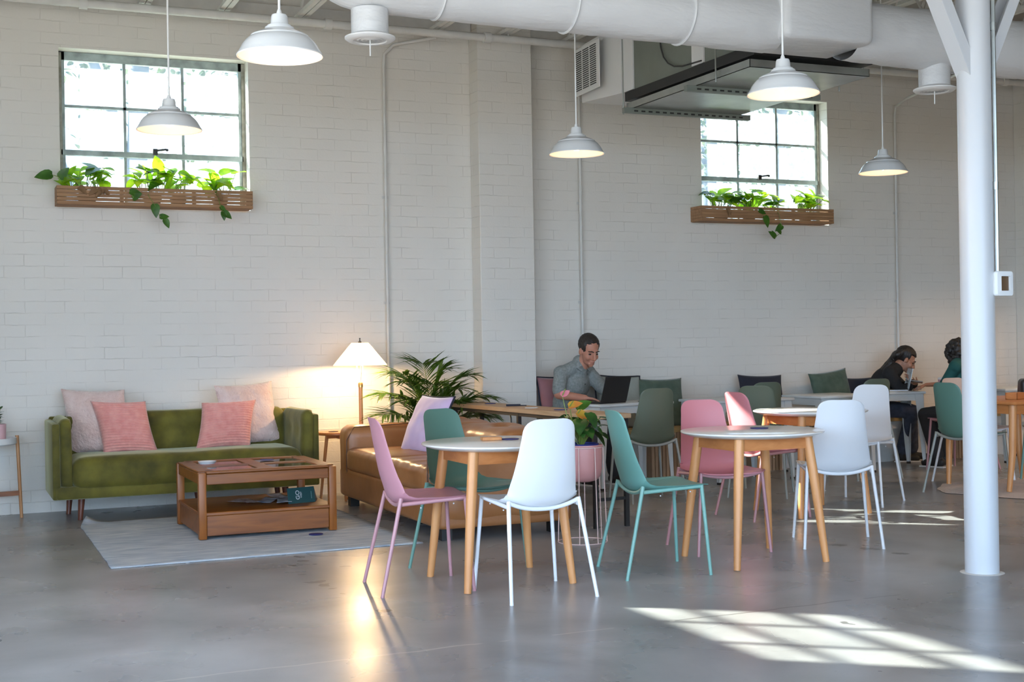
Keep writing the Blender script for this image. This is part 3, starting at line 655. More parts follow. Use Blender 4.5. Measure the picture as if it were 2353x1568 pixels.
# ------------------------------------------------------------------ soft furnishing
def pillow(w, h, t, style='plain', n=28, seed=0, pinch=.07, rib=20, slump=0., shear=0.):
    mb = MB(); r = random.Random(seed); off = r.uniform(0, 50); nv = 110 if style == 'rib' else n
    for sgn in (-1, 1):
        P = []
        for i in range(nv+1):
            row = []; v = -1+2*i/nv
            for j in range(n+1):
                u = -1+2*j/n
                x = w/2*u*(1-pinch*(1-abs(v)**2.2)*(abs(u)**1.5)); z = h/2*v*(1-pinch*(1-abs(u)**2.2)*(abs(v)**1.5))
                e = max(0, (1-abs(u)**2.6)*(1-abs(v)**2.6))
                y = t/2*e**.55
                if style == 'rib': y += .017*e**.25*abs(math.sin(v*PI*rib/2))*(.75+.25*math.sin(u*55))
                elif style == 'fur': y += .009*noise.noise(V((u*4+off, v*4, sgn)))*e**.3+.006*noise.noise(V((u*13+off, v*13, sgn)))
                else: y += .010*noise.noise(V((u*2.2+off, v*2.2, sgn)))*e**.4
                z2 = z - slump*(1-((v-1)/2)**2)*0
                row.append((x+shear*z, sgn*y, z2))
            P.append(row)
        mb.grid(P, flip=sgn < 0)
    bm = bmesh.new(); vs = [bm.verts.new(p) for p in mb.v]
    for f in mb.f: bm.faces.new([vs[i] for i in f])
    bmesh.ops.remove_doubles(bm, verts=bm.verts[:], dist=.0008); return MB().bm(bm)
def cushion(name, lab, mt, size, loc, rot, style='plain', seed=1, group=None, back=None, **k):
    o = obj(name, pillow(*size, style, seed=seed, **k), M[mt], None, 180); o.location = loc; o.rotation_euler = rot; tag(o, lab, 'cushion', group)
    if back:
        w, h, t = size; mb = MB()
        mb.tube([(w/2*a*(1-.05*(1-abs(b)**2.2)), .004, h/2*b*(1-.05*(1-abs(a)**2.2))) for a, b in [(-1+.1*q, 1) for q in range(20)]+[(1, 1-.1*q) for q in range(20)]+[(1-.1*q, -1) for q in range(20)]+[(-1, -1+.1*q) for q in range(20)]], .008, 8, True)
        obj('piping', mb, M[back], o)
    return o

def warp(mb, fn): mb.v = [tuple(fn(V(p))) for p in mb.v]; return mb
def fine_box(x0, x1, y0, y1, z0, z1, r, cell=.05, tufts=(), amp=.0, seed=0, pill=0):
    """rounded box with evenly spaced faces so that it can be tufted and rumpled"""
    bm = bmesh.new(); bmesh.ops.create_cube(bm, size=1)
    n = max(2, int(max(x1-x0, y1-y0, z1-z0)/cell)); bmesh.ops.subdivide_edges(bm, edges=bm.edges[:], cuts=min(n, 34), use_grid_fill=True)
    c = V(((x0+x1)/2, (y0+y1)/2, (z0+z1)/2)); hs = V((x1-x0, y1-y0, z1-z0))/2
    for v in bm.verts:
        p = V((v.co.x*2*hs.x, v.co.y*2*hs.y, v.co.z*2*hs.z)); ins = V([max(-(hs[i]-r), min(hs[i]-r, p[i])) for i in range(3)]); d = p-ins
        if d.length > 1e-6: p = ins+d.normalized()*min(r, max(abs(d.x), abs(d.y), abs(d.z)) if d.length > r else d.length)
        if pill:
            e = [1-abs(p[i]/hs[i])**2.5 if hs[i] else 0 for i in range(3)]; a = min(range(3), key=lambda i: hs[i]); o_ = [i for i in range(3) if i != a]
            p[a] *= 1+pill*max(0, e[o_[0]])*max(0, e[o_[1]])
        p += c
        if amp: p += V([noise.noise(p*5+V((seed, 7*i, 0)))*amp for i in range(3)])
        for tx, ty, tz, tr, td, ax in tufts:
            q = (p-V((tx, ty, tz))); q[ax] *= .2; g = math.exp(-(q.length/tr)**2); p[ax] -= td*g
        v.co = p
    return MB().bm(bm)

# green velvet sofa, against the wall
t = thing('velvet_sofa', 'olive green velvet tufted sofa against the left part of the wall', 'sofa', (1.66, -.50, 0))
SX = .97
mb = MB(); mb.box(-SX+.02, SX-.02, -.37, .36, .175, .27, .02, 2); obj('base', mb, M['velvet'], t)
tf = [(x, .13, .60, .06, -.022, 1) for x in (-.6, -.36, -.12, .12, .36, .6)]
obj('backrest', fine_box(-SX+.13, SX-.13, .15, .36, .26, .765, .075, .05, [(a, .15, c, r_, .03*-1, 1) for a, b, c, r_, d_, e_ in tf], .004, 3), M['velvet'], t, 180)
for s in (-1, 1):
    arm = fine_box(min(s*SX*.855, s*(SX-.055)), max(s*SX*.855, s*(SX-.055)), -.38, .30, .235, .755, .055, .05, [(s*SX*.86, y, .60, .05, .018*s*-1, 0) for y in (-.22, .02)], .003, 5)
    a = obj('armrest', warp(arm, lambda p: V((p.x + s*.012*(p.z-.25)/.5, p.y + .05*max(0, (.45-p.z)/.45), p.z))), M['velvet'], t, 180)
    mb = MB(); mb.box(min(s*(SX-.055), s*SX), max(s*(SX-.055), s*SX), -.36, .37, .175, .72, .014, 2); obj('arm_shell', mb, M['velvet'], t)
mb = MB(); mb.box(-SX+.03, SX-.03, .345, .385, .175, .74, .014, 2); obj('back_shell', mb, M['velvet'], t)
seat = fine_box(-SX+.13, SX-.13, -.40, .18, .235, .475, .085, .05, [], .005, 9, .06); obj('seat_cushion', seat, M['velvet'], t, 180)
for x, y in ((-.753, -.13), (.75, -.13), (-.80, .28), (.78, .28), (.10, .0)):
    mb = MB(); mb.tube([(x, y, .19), (x-.015*(1 if x > 0 else -1)*-1, y-.01, 0)], [.027, .017], 14); obj('leg', mb, M['walnut'], t)
G = 'cushions on the green sofa'
cushion('fur_cushion', 'pale blush fluffy cushion at the left end of the green sofa', 'blush', (.48, .50, .18), (1.05, -.34, .70), (math.radians(-15), .03, math.radians(-22)), 'fur', 1, G, shear=-.22)
cushion('fur_cushion', 'pale blush fluffy cushion at the right end of the green sofa', 'blush', (.50, .50, .18), (2.20, -.33, .715), (math.radians(-15), -.04, math.radians(14)), 'fur', 2, G)
cushion('ribbed_cushion', 'pink ribbed cushion on the left side of the green sofa', 'pinkrib', (.40, .41, .17), (1.235, -.48, .655), (math.radians(-18), .03, math.radians(-6)), 'rib', 3, G, rib=20, shear=-.24)
cushion('ribbed_cushion', 'pink ribbed cushion on the right side of the green sofa', 'pinkrib', (.43, .385, .17), (1.995, -.48, .645), (math.radians(-24), -.02, math.radians(4)), 'rib', 4, G, rib=19, shear=.26)

# leather sofa, seen from its end
t = thing('leather_sofa', 'low tan leather sofa with its back to the wooden console table', 'sofa', (3.27, -1.88, 0), 0)
LX, LY = .46, 1.14
mb = fine_box(-LX+.0, LX, -LY+.01, LY-.01, .075, .30, .035, .08); obj('base', mb, M['leather'], t, 180)
for s in (-1, 1):
    o = obj('armrest', fine_box(-LX, LX-.02, min(s*LY, s*(LY-.24)), max(s*LY, s*(LY-.24)), .10, .625, .075, .06, [], .008, 3+s, .05), M['leather'], t, 180)
    mb = MB(); y = s*(LY-.235); mb.tube([(-LX+.02, y, .12), (-LX-.001, y, .30), (-LX+.004, y, .52), (-LX+.07, y+s*.02, .612), (.2, y+s*.02, .628)], .004, 6); obj('seam', mb, M['seam'], o)
obj('backrest', fine_box(.18, LX+.01, -LY+.03, LY-.03, .10, .60, .08, .06, [(.30, -.28, .62, .05, .05, 2), (.30, .45, .62, .05, .05, 2)], .010, 1, .06), M['leather'], t, 180)
for y0, y1 in ((-LY+.24, .0), (.0, LY-.24)):
    tu = [(.1, y, .66, .06, .045, 2) for y in ((y0+y1)/2,)]
    b = fine_box(.06, LX+.0, y0, y1, .40, .665, .085, .05, [((.26), (y0+y1)/2+.02, .665, .045, .06, 2)], .016, y0*9+2, .10); obj('back_cushion', b, M['leather'], t, 180)
    def fold(p, y0=y0): 
        k = noise.noise(V((p.x*2.2, p.y*10, y0)))*.010 + noise.noise(V((p.x*3, p.y*26, y0)))*.006
        return V((p.x, p.y, p.z+(k if p.z > .40 else 0)))
    b = warp(fine_box(-LX-.012, .12, y0, y1, .285, .455, .05, .035, [], .004, y0*5, .12), fold); obj('seat_cushion', b, M['leather'], t, 180)
for x in (-.38, .38):
    for y in (-1.0, 1.0): mb = MB(); mb.box(x-.035, x+.035, y-.035, y+.035, 0, .09); obj('foot', mb, M['black'], t)
cushion('lilac_cushion', 'lilac cushion with navy edge leaning in the leather sofa', 'lilac', (.47, .47, .15), (3.265, -1.53, .645), (math.radians(-26), .0, math.radians(-80)), 'plain', 9, None, 'navy')

# rug, coffee table and what is on it
rb = MB(); r = random.Random(8); P = []
for i in range(41):
    row = []
    for j in range(41):
        x = .86+1.84*i/40; y = -2.94+2.08*j/40; x += .012*(1-j/40)*(-1 if i == 0 else 0)+.006*noise.noise(V((i*.3, j*.3, 2)))
        row.append((x + (-.04*(j/40-1) if i == 40 else 0)*.5, y+.004*noise.noise(V((i*.4, 3, j*.2))), .007))
    P.append(row)
# corner that curls up
for i in range(41):
    for j in range(41):
        x, y, z = P[i][j]; d = (x-.86)+(-.86-y)
        if d < .22: P[i][j] = (x+.05*(1-d/.22)**2, y-.05*(1-d/.22)**2, z+.055*(1-d/.22)**1.6)
rg = obj('area_rug', solid(MB().grid(P), .006), M['rug'], None, 180); tag(rg, 'pale blue woven area rug with one curled corner before the green sofa', 'rug')

t = thing('coffee_table', 'honey oak coffee table with glass panels standing on the pale rug', 'table', (1.935, -1.725, .0105))
CX, CY, CZ = .43, .415, .425
for sx in (-1, 1):
    for sy in (-1, 1): mb = MB(); mb.box(sx*CX-.025, sx*CX+.025, sy*CY-.025, sy*CY+.025, 0, CZ+.004, .006, 2); obj('leg', mb, M['oakleg'], t)
for s in (-1, 1):
    mb = MB(); mb.box(-CX+.026, CX-.026, s*CY-.016, s*CY+.016, CZ-.075, CZ-.006, .004, 1); obj('apron', mb, M['oak'], t)
    mb = MB(); mb.box(s*CX-.016, s*CX+.016, -CY+.026, CY-.026, CZ-.075, CZ-.006, .004, 1); obj('apron', mb, M['oak'], t)
    mb = MB(); mb.box(-CX+.026, CX-.026, s*CY-.012, s*CY+.012, .02, .15, .003, 1); obj('side_panel', mb, M['oak'], t)
    mb = MB(); mb.box(s*CX-.012, s*CX+.012, -CY+.026, CY-.026, .02, .15, .003, 1); obj('side_panel', mb, M['oak'], t)
mb = MB(); mb.box(-CX-.018, CX+.018, -CY-.018, CY+.018, .150, .172, .004, 1); obj('lower_shelf', mb, M['oak'], t)
mb = MB(); z0, z1 = CZ-.004, CZ+.012
for s in (-1, 1): mb.box(-CX+.026, CX-.026, s*CY-.065 if s > 0 else s*CY-.022, s*CY+.022 if s > 0 else s*CY+.065, z0, z1, .004, 1); mb.box(min(s*(CX-.08), s*(CX+.02)), max(s*(CX-.08), s*(CX+.02)), -CY+.026, CY-.026, z0, z1, .004, 1)
mb.box(-.05, .05, -CY+.065, CY-.065, z0, z1-.001); mb.box(-CX+.08, CX-.08, -.05, .05, z0, z1-.002)
obj('top_frame', mb, M['oak'], t)
for sx in (-1, 1):
    for sy in (-1, 1): mb = MB(); mb.box(min(sx*.05, sx*(CX-.08)), max(sx*.05, sx*(CX-.08)), min(sy*.05, sy*(CY-.065)), max(sy*.05, sy*(CY-.065)), CZ-.002, CZ+.006); obj('glass_panel', mb, M['glass'], t)
def disc(name, lab, mt, loc, r=.05, h=.004, group=None, cat='coaster', sc=(1, 1)):
    mb = MB(); mb.lathe([(r-.002, 0), (r, .001), (r, h-.001), (r-.002, h)], 32); o = obj(name, mb, M[mt], None); o.location = loc; o.scale = (sc[0], sc[1], 1); return tag(o, lab, cat, group)
GB = 'round blue printed coasters'
disc('coaster', 'round blue coaster lying on the pale rug beside the coffee table', 'blue', (2.21, -2.29, .0115), .047, .004, GB)
disc('coaster', 'round blue coaster on the glass of the coffee table', 'blue', (2.07, -1.53, .4475), .05, .004, GB)
o = obj('glass_dish', MB().lathe([(.0, .004), (.045, .004), (.06, .018), (.063, .018), (.05, 0), (.0, 0)], 28, cap0=False, cap1=False), M['paper']); o.location = (1.64, -1.60, .448); tag(o, 'small pale dish on the left of the coffee table top', 'dish')
r = random.Random(21)
for i, (x, y, rz, m_, lab) in enumerate(((1.90, -1.66, .2, 'photo', 'leaflet lying flat at the left of the shelf pile'), (2.02, -1.76, -.5, 'photo2', 'bluish leaflet near the front of the shelf pile, one corner lifted'), (1.86, -1.76, .9, 'photo', 'reddish leaflet at the front left of the shelf pile'), (2.12, -1.62, .1, 'photo2', 'leaflet partly under the green brochure stand on the shelf'), (2.10, -1.90, -.25, 'photo2', 'dark leaflet at the front edge of the coffee table shelf'), (2.24, -1.84, .4, 'teal', 'dark green leaflet lying flat under the standing brochure'))):
    P = [[(-.05+.10*a/6, -.105+.21*b/6, .004*math.sin(a*.9+i)*.5+.012*(b/6)**2*(1 if i % 2 else .4)+.003) for b in range(7)] for a in range(7)]
    o = obj('leaflet', solid(MB().grid(P), .0012), M[m_], None, 180); o.location = (x, y, .1835+.0035*i); o.rotation_euler = (0, 0, rz); tag(o, lab, 'leaflet', 'leaflets on the coffee table shelf')
t = thing('folded_brochure', 'dark green folded brochure with white lettering standing on the coffee table shelf', 'brochure', (2.20, -1.955, .1830), .22)
mb = MB(); mb.add([(-.085, -.012, 0), (.085, -.012, 0), (.085, .006, .085), (-.085, .006, .085), (-.085, -.010, 0), (.085, -.010, 0), (.085, .008, .085), (-.085, .008, .085)], [(0, 1, 2, 3), (7, 6, 5, 4), (0, 3, 7, 4), (1, 5, 6, 2), (3, 2, 6, 7), (0, 4, 5, 1)]); obj('front_cover', mb, M['teal'], t)
mb = MB(); mb.add([(.085, -.012, 0), (.135, .06, .0), (.085, .006, .085), (.085, -.010, 0), (.133, .062, 0), (.085, .008, .085)], [(0, 1, 2), (5, 4, 3), (0, 3, 4, 1), (1, 4, 5, 2), (0, 2, 5, 3)]); obj('inner_fold', mb, M['navy'], t)
def text(body, size, par, loc, rot, mt, name='lettering'):
    c = bpy.data.curves.new(name, 'FONT'); c.body = body; c.size = size; c.extrude = .0004; c.align_x = 'CENTER'; c.align_y = 'CENTER'; c.materials.append(mt)
    q = bpy.data.objects.new(name, c); COL.objects.link(q); dg = bpy.context.evaluated_depsgraph_get(); dg.update(); me = bpy.data.meshes.new_from_object(q.evaluated_get(dg)); bpy.data.objects.remove(q); bpy.data.curves.remove(c); me.name = name
    o = bpy.data.objects.new(name, me); COL.objects.link(o); o.parent = par; o.location = loc; o.rotation_euler = rot; return o
tx = math.radians(90)-math.atan2(.018, .085)
Rm = (Matrix.Rotation(tx-0.0, 4, 'X') @ Matrix.Rotation(PI/2, 4, 'Z')).to_euler()
text('GO', .034, t, (-.022, -.0035, .045), Rm, M['paper']); text('WEST', .0135, t, (-.001, -.0035, .045), Rm, M['paper']); mb = MB()
for k in range(9): mb.box(.0625, .066, -.0038, -.0034, .020+.0045*k, .0235+.0045*k)
fp = obj('fine_print', mb, mat('dim_print', (.2, .35, .35), .6), t); fp.rotation_euler = (tx-PI/2, 0, 0); fp.location = (0, -.0085, 0)
t.scale = (1.18, 1.18, 1.22)

# side table with plant at the picture's left edge, small round table, floor lamp
t = thing('tray_table', 'white tray side table with slim oak legs at the left edge beside the green sofa', 'table', (.24, -.30, 0))
mb = MB(); mb.lathe([(.0, .555), (.235, .555), (.243, .562), (.243, .605), (.236, .605), (.232, .568), (.0, .568)], 40, cap0=False, cap1=False); obj('tray', mb, M['white'], t)
for a in (10, 130, 250):
    a = math.radians(a); c, s = math.cos(a), math.sin(a); mb = MB(); mb.tube([(.252*c, .252*s, .615), (.275*c, .275*s, 0)], [.0135, .0125], 10); obj('leg', mb, M['oakpale'], t)
    mb = MB(); mb.bar((0, 0, .185), (.26*c, .26*s, .185), .022, .035); obj('stretcher', mb, M['oak'], t)
t = thing('potted_zamioculcas', 'small leafy plant in pink pot on the white tray table', 'plant', (.36, -.28, .570))
mb = MB(); mb.lathe([(.04, 0), (.05, .004), (.054, .135), (.049, .135), (.047, .12)], 24); obj('pot', mb, mat('pale_pink_pot', (.62, .38, .40), .5), t)
mb = MB(); mb.lathe([(.002, .12), (.048, .12)], 16, cap0=False, cap1=False); obj('soil', mb, M['soil'], t)
st = MB(); lf = MB(); r = random.Random(4)
for k in range(9):
    a = r.uniform(0, 6.28); h = r.uniform(.06, .13); tip = V((.075*math.cos(a)*r.uniform(.4, 1), .075*math.sin(a)*r.uniform(.4, 1), .12+h)); st.tube([(0, 0, .12), tip*.5+V((0, 0, .075)), tip], .003, 5)
    for j in range(5):
        q = tip*(.45+.13*j)+V((0, 0, .065*(1-(.45+.13*j)))); leaf(lf, q, (r.uniform(-1, 1), r.uniform(-1, 1), .4), (0, 0, 1), .042, .024, .2, .2, OVAL)
obj('stems', st, M['stem'], t); obj('leaves', lf, M['anthleaf'], t, 180)
t = thing('round_side_table', 'small round wooden side table half hidden behind the leather sofa arm', 'table', (2.905, -.42, 0))
mb = MB(); mb.lathe([(.0, .525), (.17, .525), (.18, .532), (.18, .542), (.175, .548), (0, .548)], 36, cap0=False, cap1=False); obj('table_top', mb, M['beechrail'], t)
mb = MB(); mb.box(-.10, .10, -.02, .02, .495, .525); mb.box(-.02, .02, -.10, .10, .495, .525); obj('underframe', mb, M['beechrail'], t)
for a in (35, 155, 275):
    a = math.radians(a); mb = MB(); mb.tube([(.09*math.cos(a), .09*math.sin(a), .52), (.15*math.cos(a), .15*math.sin(a), 0)], [.014, .010], 10); obj('leg', mb, M['beech'], t)
disc('coaster', 'dark coaster on the small round table by the lamp', 'navy', (2.86, -.44, .5485), .04, .004)
t = thing('floor_lamp', 'lit floor lamp with pleated cream cone shade and wooden stem', 'lamp', (3.10, -.42, 0))
mb = MB(); mb.lathe([(.14, 0), (.14, .018), (.13, .022), (.03, .026)], 32); obj('base', mb, M['beech'], t)
mb = MB(); mb.tube([(0, 0, .02), (0, 0, .92)], .0165, 14); obj('pole', mb, M['beech'], t)
mb = MB(); mb.lathe([(.019, .90), (.02, .93), (.012, .94)], 14); obj('collar', mb, mat('brass', (.6, .38, .14), .3, metal=.9), t)
for k in range(3):
    a = 2*PI*k/3+.5; mb = MB(); mb.tube([(.012*math.cos(a), .012*math.sin(a), .93), (.028*math.cos(a), .028*math.sin(a), 1.03), (.03*math.cos(a), .03*math.sin(a), 1.20), (.004*math.cos(a), .004*math.sin(a), 1.262)], .003, 6); obj('harp_wire', mb, M['white'], t)
m = bpy.data.materials.new('pleated_shade'); m.use_nodes = True; nt = m.node_tree; N = nt.nodes; L = nt.links
df = N.new('ShaderNodeBsdfDiffuse'); tr_ = N.new('ShaderNodeBsdfTranslucent'); ms = N.new('ShaderNodeMixShader'); ms.inputs[0].default_value = .62
df.inputs[0].default_value = (.85, .76, .60, 1); tr_.inputs[0].default_value = (.90, .74, .50, 1); L.new(df.outputs[0], ms.inputs[1]); L.new(tr_.outputs[0], ms.inputs[2]); L.new(ms.outputs[0], N['Material Output'].inputs[0])
P = []; NP = 144
for i in range(7):
    s = i/6; row = []
    for k in range(NP+1):
        a = 2*PI*k/NP; r0 = .068+(.215-.068)*s; rr_ = r0*(1+(.018 if k % 2 else -.018)*(.5+.5*s)); row.append((rr_*math.cos(a), rr_*math.sin(a), 1.262-.182*s))
    P.append(row)
obj('shade', MB().grid(P), m, t, 180)
mb = MB(); mb.lathe([(.012, 1.262), (.014, 1.272), (.006, 1.276), (.004, 1.29), (.0075, 1.296), (.002, 1.302)], 12); obj('finial', mb, M['grille'], t)
mb = MB(); mb.ball((0, 0, 1.155), (.03, .03, .036), 2); obj('bulb', mb, mat('lamp_bulb', (1, .9, .7), .5, emit=(1, .70, .36), es=14), t)
ld = bpy.data.lights.new('floor_lamp_glow', 'POINT'); ld.energy = 30; ld.color = (1, .66, .33); ld.shadow_soft_size = .03
lo = bpy.data.objects.new('floor_lamp_glow', ld); COL.objects.link(lo); lo.location = (3.10, -.42, 1.11)
# ------------------------------------------------------------------ shell chairs (local: faces +Y, rear feet at y=-.235)
def chair_shell():
    pr = [(-.232, .876), (-.231, .868), (-.226, .85), (-.220, .82), (-.212, .77), (-.200, .70), (-.188, .63), (-.176, .575), (-.160, .525), (-.146, .474), (-.112, .444), (-.06, .430), (.0, .434), (.06, .438), (.12, .447), (.18, .458), (.225, .466), (.245, .468), (.255, .467)]
    wd = [.125, .130, .134, .138, .143, .152, .162, .171, .180, .190, .199, .207, .212, .214, .214, .212, .209, .206, .203]
    lift = [.012, .014, .016, .020, .024, .03, .037, .043, .048, .052, .052, .050, .046, .040, .032, .023, .016, .012, .010]
    # length along profile
    s = [0]
    for i in range(1, len(pr)): s.append(s[-1]+math.dist(pr[i], pr[i-1]))
    def ev(t):
        for i in range(1, len(s)):
            if t <= s[i] or i == len(s)-1:
                k = (t-s[i-1])/(s[i]-s[i-1]); f = lambda a: a[i-1]+(a[i]-a[i-1])*k
                return V((0, f([p[0] for p in pr]), f([p[1] for p in pr]))), f(wd), f(lift)
    S = s[-1]; ts = [0, .002, .006, .013, .024, .04, .06]; ts += [.06+(S-.11)*k/26 for k in range(1, 27)]; ts += [S-.034, S-.02, S-.01, S-.004, S-.001, S]
    P = []; Q = []
    for t in ts:
        c, w, l = ev(t); e = .004; a = ev(max(0, t-e))[0]; b = ev(min(S, t+e))[0]; wf = w; tg = (b-a).normalized(); nr = V((0, -tg.z, tg.y))
        if nr.y < 0 and nr.z < 0: nr = -nr
        for rc, d in ((.062, t), (.045, S-t)):
            if d < rc: w -= rc*(1-math.sqrt(max(0, 1-(1-d/rc)**2)))
        row = []; row2 = []
        for j in range(21):
            u = -1+j/10; p = c+V((w*u, 0, 0))+nr*l*abs(w*u/wf)**2.3; row.append(p); k = abs(w*u/wf); row2.append(p-nr*.008*(1-.35*k*k)-V((.004*u*k*k, 0, 0)))
        P.append(row); Q.append(row2)
    g = MB().grid(P); m = len(P); n = 21; b = len(g.v); g.grid(Q, True)
    ring = [j for j in range(n)]+[i*n+n-1 for i in range(1, m)]+[(m-1)*n+j for j in range(n-2, -1, -1)]+[i*n for i in range(m-2, 0, -1)]
    g.f += [(ring[i], ring[(i+1) % len(ring)], b+ring[(i+1) % len(ring)], b+ring[i]) for i in range(len(ring))]
    return g
SHELL = chair_shell()
def chair_parts():
    R = .0108; legs = []
    tops = {(-1, -1): (.188, -.125, .478), (1, -1): (.188, -.125, .478), (-1, 1): (.192, .205, .474), (1, 1): (.192, .205, .474)}
    feet = {-1: (.228, -.235), 1: (.228, .235)}
    for (sx, sy), (x, y, z) in tops.items():
        mb = MB(); fx, fy = feet[sy]; mb.tube([(sx*x, y, z), (sx*fx, fy, .004)], [R, R*.85], 10); mb.lathe([(.010, 0), (.010, .006)], 10, (sx*fx, fy, 0)); legs.append(mb)
    fr = MB()
    for sx in (-1, 1): fr.tube([(sx*.187, -.122, .447), (sx*.192, .205, .468)], R, 10)
    fr.tube([(.188*u, -.125+.006*(1-u*u), .470-.040*(1-abs(u)**2.2)) for u in [-1+.1*k for k in range(21)]], R, 10)
    fr.tube([(.192*u, .205, .468-.024*(1-abs(u)**2.2)) for u in [-1+.1*k for k in range(21)]], R, 10)
    gl = MB()
    for x, y, z in ((.17, -.02, .424), (-.17, -.02, .424), (.17, .15, .438), (-.17, .15, .438)): gl.ball((x, y, z), .0045, 1)
    return fr, legs, gl
FR, LEGS, GL = chair_parts(); CHCACHE = {}
def chair(k, x, y, face, lab, group, z=0, leg=None):
    """face: direction the sitter looks, in degrees from +X"""
    rz = math.radians(face-90); lk = leg or k
    if (k, lk) in CHCACHE: c = dup(CHCACHE[(k, lk)], (x, y, z), rz, lab); c['group'] = group; return c
    t = thing('shell_chair', lab, 'chair', (x, y, z), rz, group)
    obj('seat_shell', SHELL, M['sh_'+k], t, 50); f = obj('frame', FR, M['lg_'+lk], t); obj('screw', GL, M['lg_white'], f)
    for l in LEGS: obj('leg', l, M['lg_'+lk], t)
    CHCACHE[(k, lk)] = t; return t
G1, G2, G3, G4, G5 = ('shell chairs around the nearest round table', 'shell chairs around the second round table', 'shell chairs around the far round table', 'chairs around the oak table', 'chairs along the bistro tables')
chair('white', 2.672, -4.715, 90, 'white shell chair nearest the camera, back turned to us', G1)
chair('pink', 2.215, -4.275, -6, 'mauve pink shell chair in profile left of the nearest round table', G1)
chair('green', 2.655, -3.87, -68, 'dark green shell chair behind the nearest round table facing us', G1)
chair('teal', 3.493, -4.462, -8, 'teal green shell chair in profile between the two near tables', G2)
chair('rose', 4.20, -4.00, -98, 'rose pink shell chair behind the second round table facing us', G2)
chair('white', 4.93, -4.18, 62, 'white shell chair at the right of the second round table, back to us', G2)
chair('rose', 5.235, -2.955, 2, 'pink shell chair at the far round table with sunlight across its back', G3)
chair('white', 6.312, -2.708, 211, 'white shell chair at the right of the far round table, turned towards it', G3)
chair('green', 7.36, -2.66, 4, 'sage green shell chair at the oak table just left of the column', G4, leg='olive')
chair('beige', 7.93, -2.12, -90, 'beige shell chair behind the oak table partly hidden by the column', G4, leg='white')
chair('olive', 8.49, -2.55, 176, 'dark olive shell chair at the right picture edge beyond the column', G4, leg='green')
chair('olive', 5.02, -1.72, 84, "olive shell chair opposite the man with the laptop, back to us", G5)
chair('olive', 5.93, -1.93, 48, 'olive shell chair just behind the sunlit pink chair', G5)
chair('olive', 6.33, -1.28, 84, 'olive shell chair in front of the navy cushion on the bench', G5)
chair('olive', 7.43, -1.33, 86, 'olive shell chair showing just its top behind the turned white chair', G5)
chair('pink', 8.62, -1.26, 105, 'pink shell chair under the woman in teal, mostly hidden', G5)

# ------------------------------------------------------------------ round tables
def round_table(x, y, lab, first=None):
    if first: return dup(first, (x, y, 0), 0, lab)
    t = thing('round_table', lab, 'table', (x, y, 0), 0, 'round white topped tables'); R = .402
    mb = MB(); mb.lathe([(.0, .700), (R-.055, .700), (R-.006, .716), (R, .721), (R-.001, .727), (R-.004, .7285), (.0, .7285)], 72, cap0=False, cap1=False); obj('table_top', mb, M['laminate'], t, 30)
    for sx in (-1, 1):
        for sy in (-1, 1):
            mb = MB(); mb.tube([(sx*.222, sy*.206, .702), (sx*.250, sy*.232, .45), (sx*.292, sy*.270, 0)], [.0275, .0265, .0185], 20); obj('leg', mb, M['beech'], t)
    for s in (-1, 1):
        mb = MB(); mb.box(-.215, .215, s*.211-.010, s*.211+.010, .632, .701); obj('apron', mb, M['beechrail'], t)
        mb = MB(); mb.box(s*.227-.010, s*.227+.010, -.205, .205, .632, .701); obj('apron', mb, M['beechrail'], t)
    return t
rt = round_table(2.658, -4.312, 'round white table with beech legs nearest the camera')
q = round_table(4.174, -4.414, 'round white table with beech legs, second from the camera', rt)
q = round_table(5.655, -2.955, 'round white table with beech legs, farthest of the three, catching sun', rt)
disc('coaster', 'round blue coaster on the nearest round table beside the wooden block', 'blue', (2.76, -4.23, .7290), .05, .004, GB)
mb = MB(); mb.box(-.052, .052, -.035, .035, 0, .017, .002, 1); mb2 = MB(); o = obj('card_block', mb, M['beech']); o.location = (2.655, -4.225, .729); o.rotation_euler = (0, 0, -.2)
tag(o, 'small wooden block lying on the nearest round table', 'block')
disc('coaster', 'round blue coaster on the second round table', 'blue', (4.28, -4.33, .7290), .052, .004, GB)
disc('coaster', 'round blue coaster on the far sunlit round table', 'blue', (5.88, -2.86, .7290), .055, .004, GB)

# ------------------------------------------------------------------ console behind the leather sofa
t = thing('console_table', 'long narrow pine console table with black legs behind the tan sofa', 'table', (4.0, -1.8, 0), .055)
mb = MB(); mb.box(-.15, .15, -1.15, 1.15, .725, .757, .003, 1); obj('table_top', mb, M['pine'], t)
mb = MB()
for s in (-1, 1): mb.box(s*.12-.012, s*.12+.012, -1.12, 1.12, .700, .725)
obj('rail', mb, M['black'], t)
for y in (-1.12, -.02, 1.12):
    for x in (-.12, .12): mb = MB(); mb.box(x-.014, x+.014, y-.014, y+.014, 0, .725); obj('leg', mb, M['black'], t)
    mb = MB(); mb.box(-.12, .12, y-.010, y+.010, .18, .20); obj('stretcher', mb, M['black'], t)
mb = MB(); mb.tube([(-.13, .10, .70), (-.14, .07, .68), (-.14, .05, .5), (-.13, .0, .3)], .006, 6); obj('cable', mb, M['black'], t)
GC = 'things lying on the console table'
for i, (x, y, r_, mt, lab) in enumerate(((3.99, -1.02, .045, 'blue', 'blue coaster at the far end of the console table'), (3.97, -1.86, .05, 'paper', 'pale round coaster in the middle of the console table'), (4.02, -2.25, .05, 'blue', 'blue coaster at the near end of the console table'))):
    disc('coaster', lab, mt, (x, y, .7575), r_, .004, GB if mt == 'blue' else GC)
mb = MB(); mb.box(-.055, .055, -.04, .04, 0, .014, .002, 1); mb.box(.04, .10, -.03, .01, 0, .006); o = obj('notebook', mb, M['navy']); o.location = (3.99, -1.48, .7575); o.rotation_euler = (0, 0, -.4); tag(o, 'small dark notebook on the console table', 'notebook', GC)

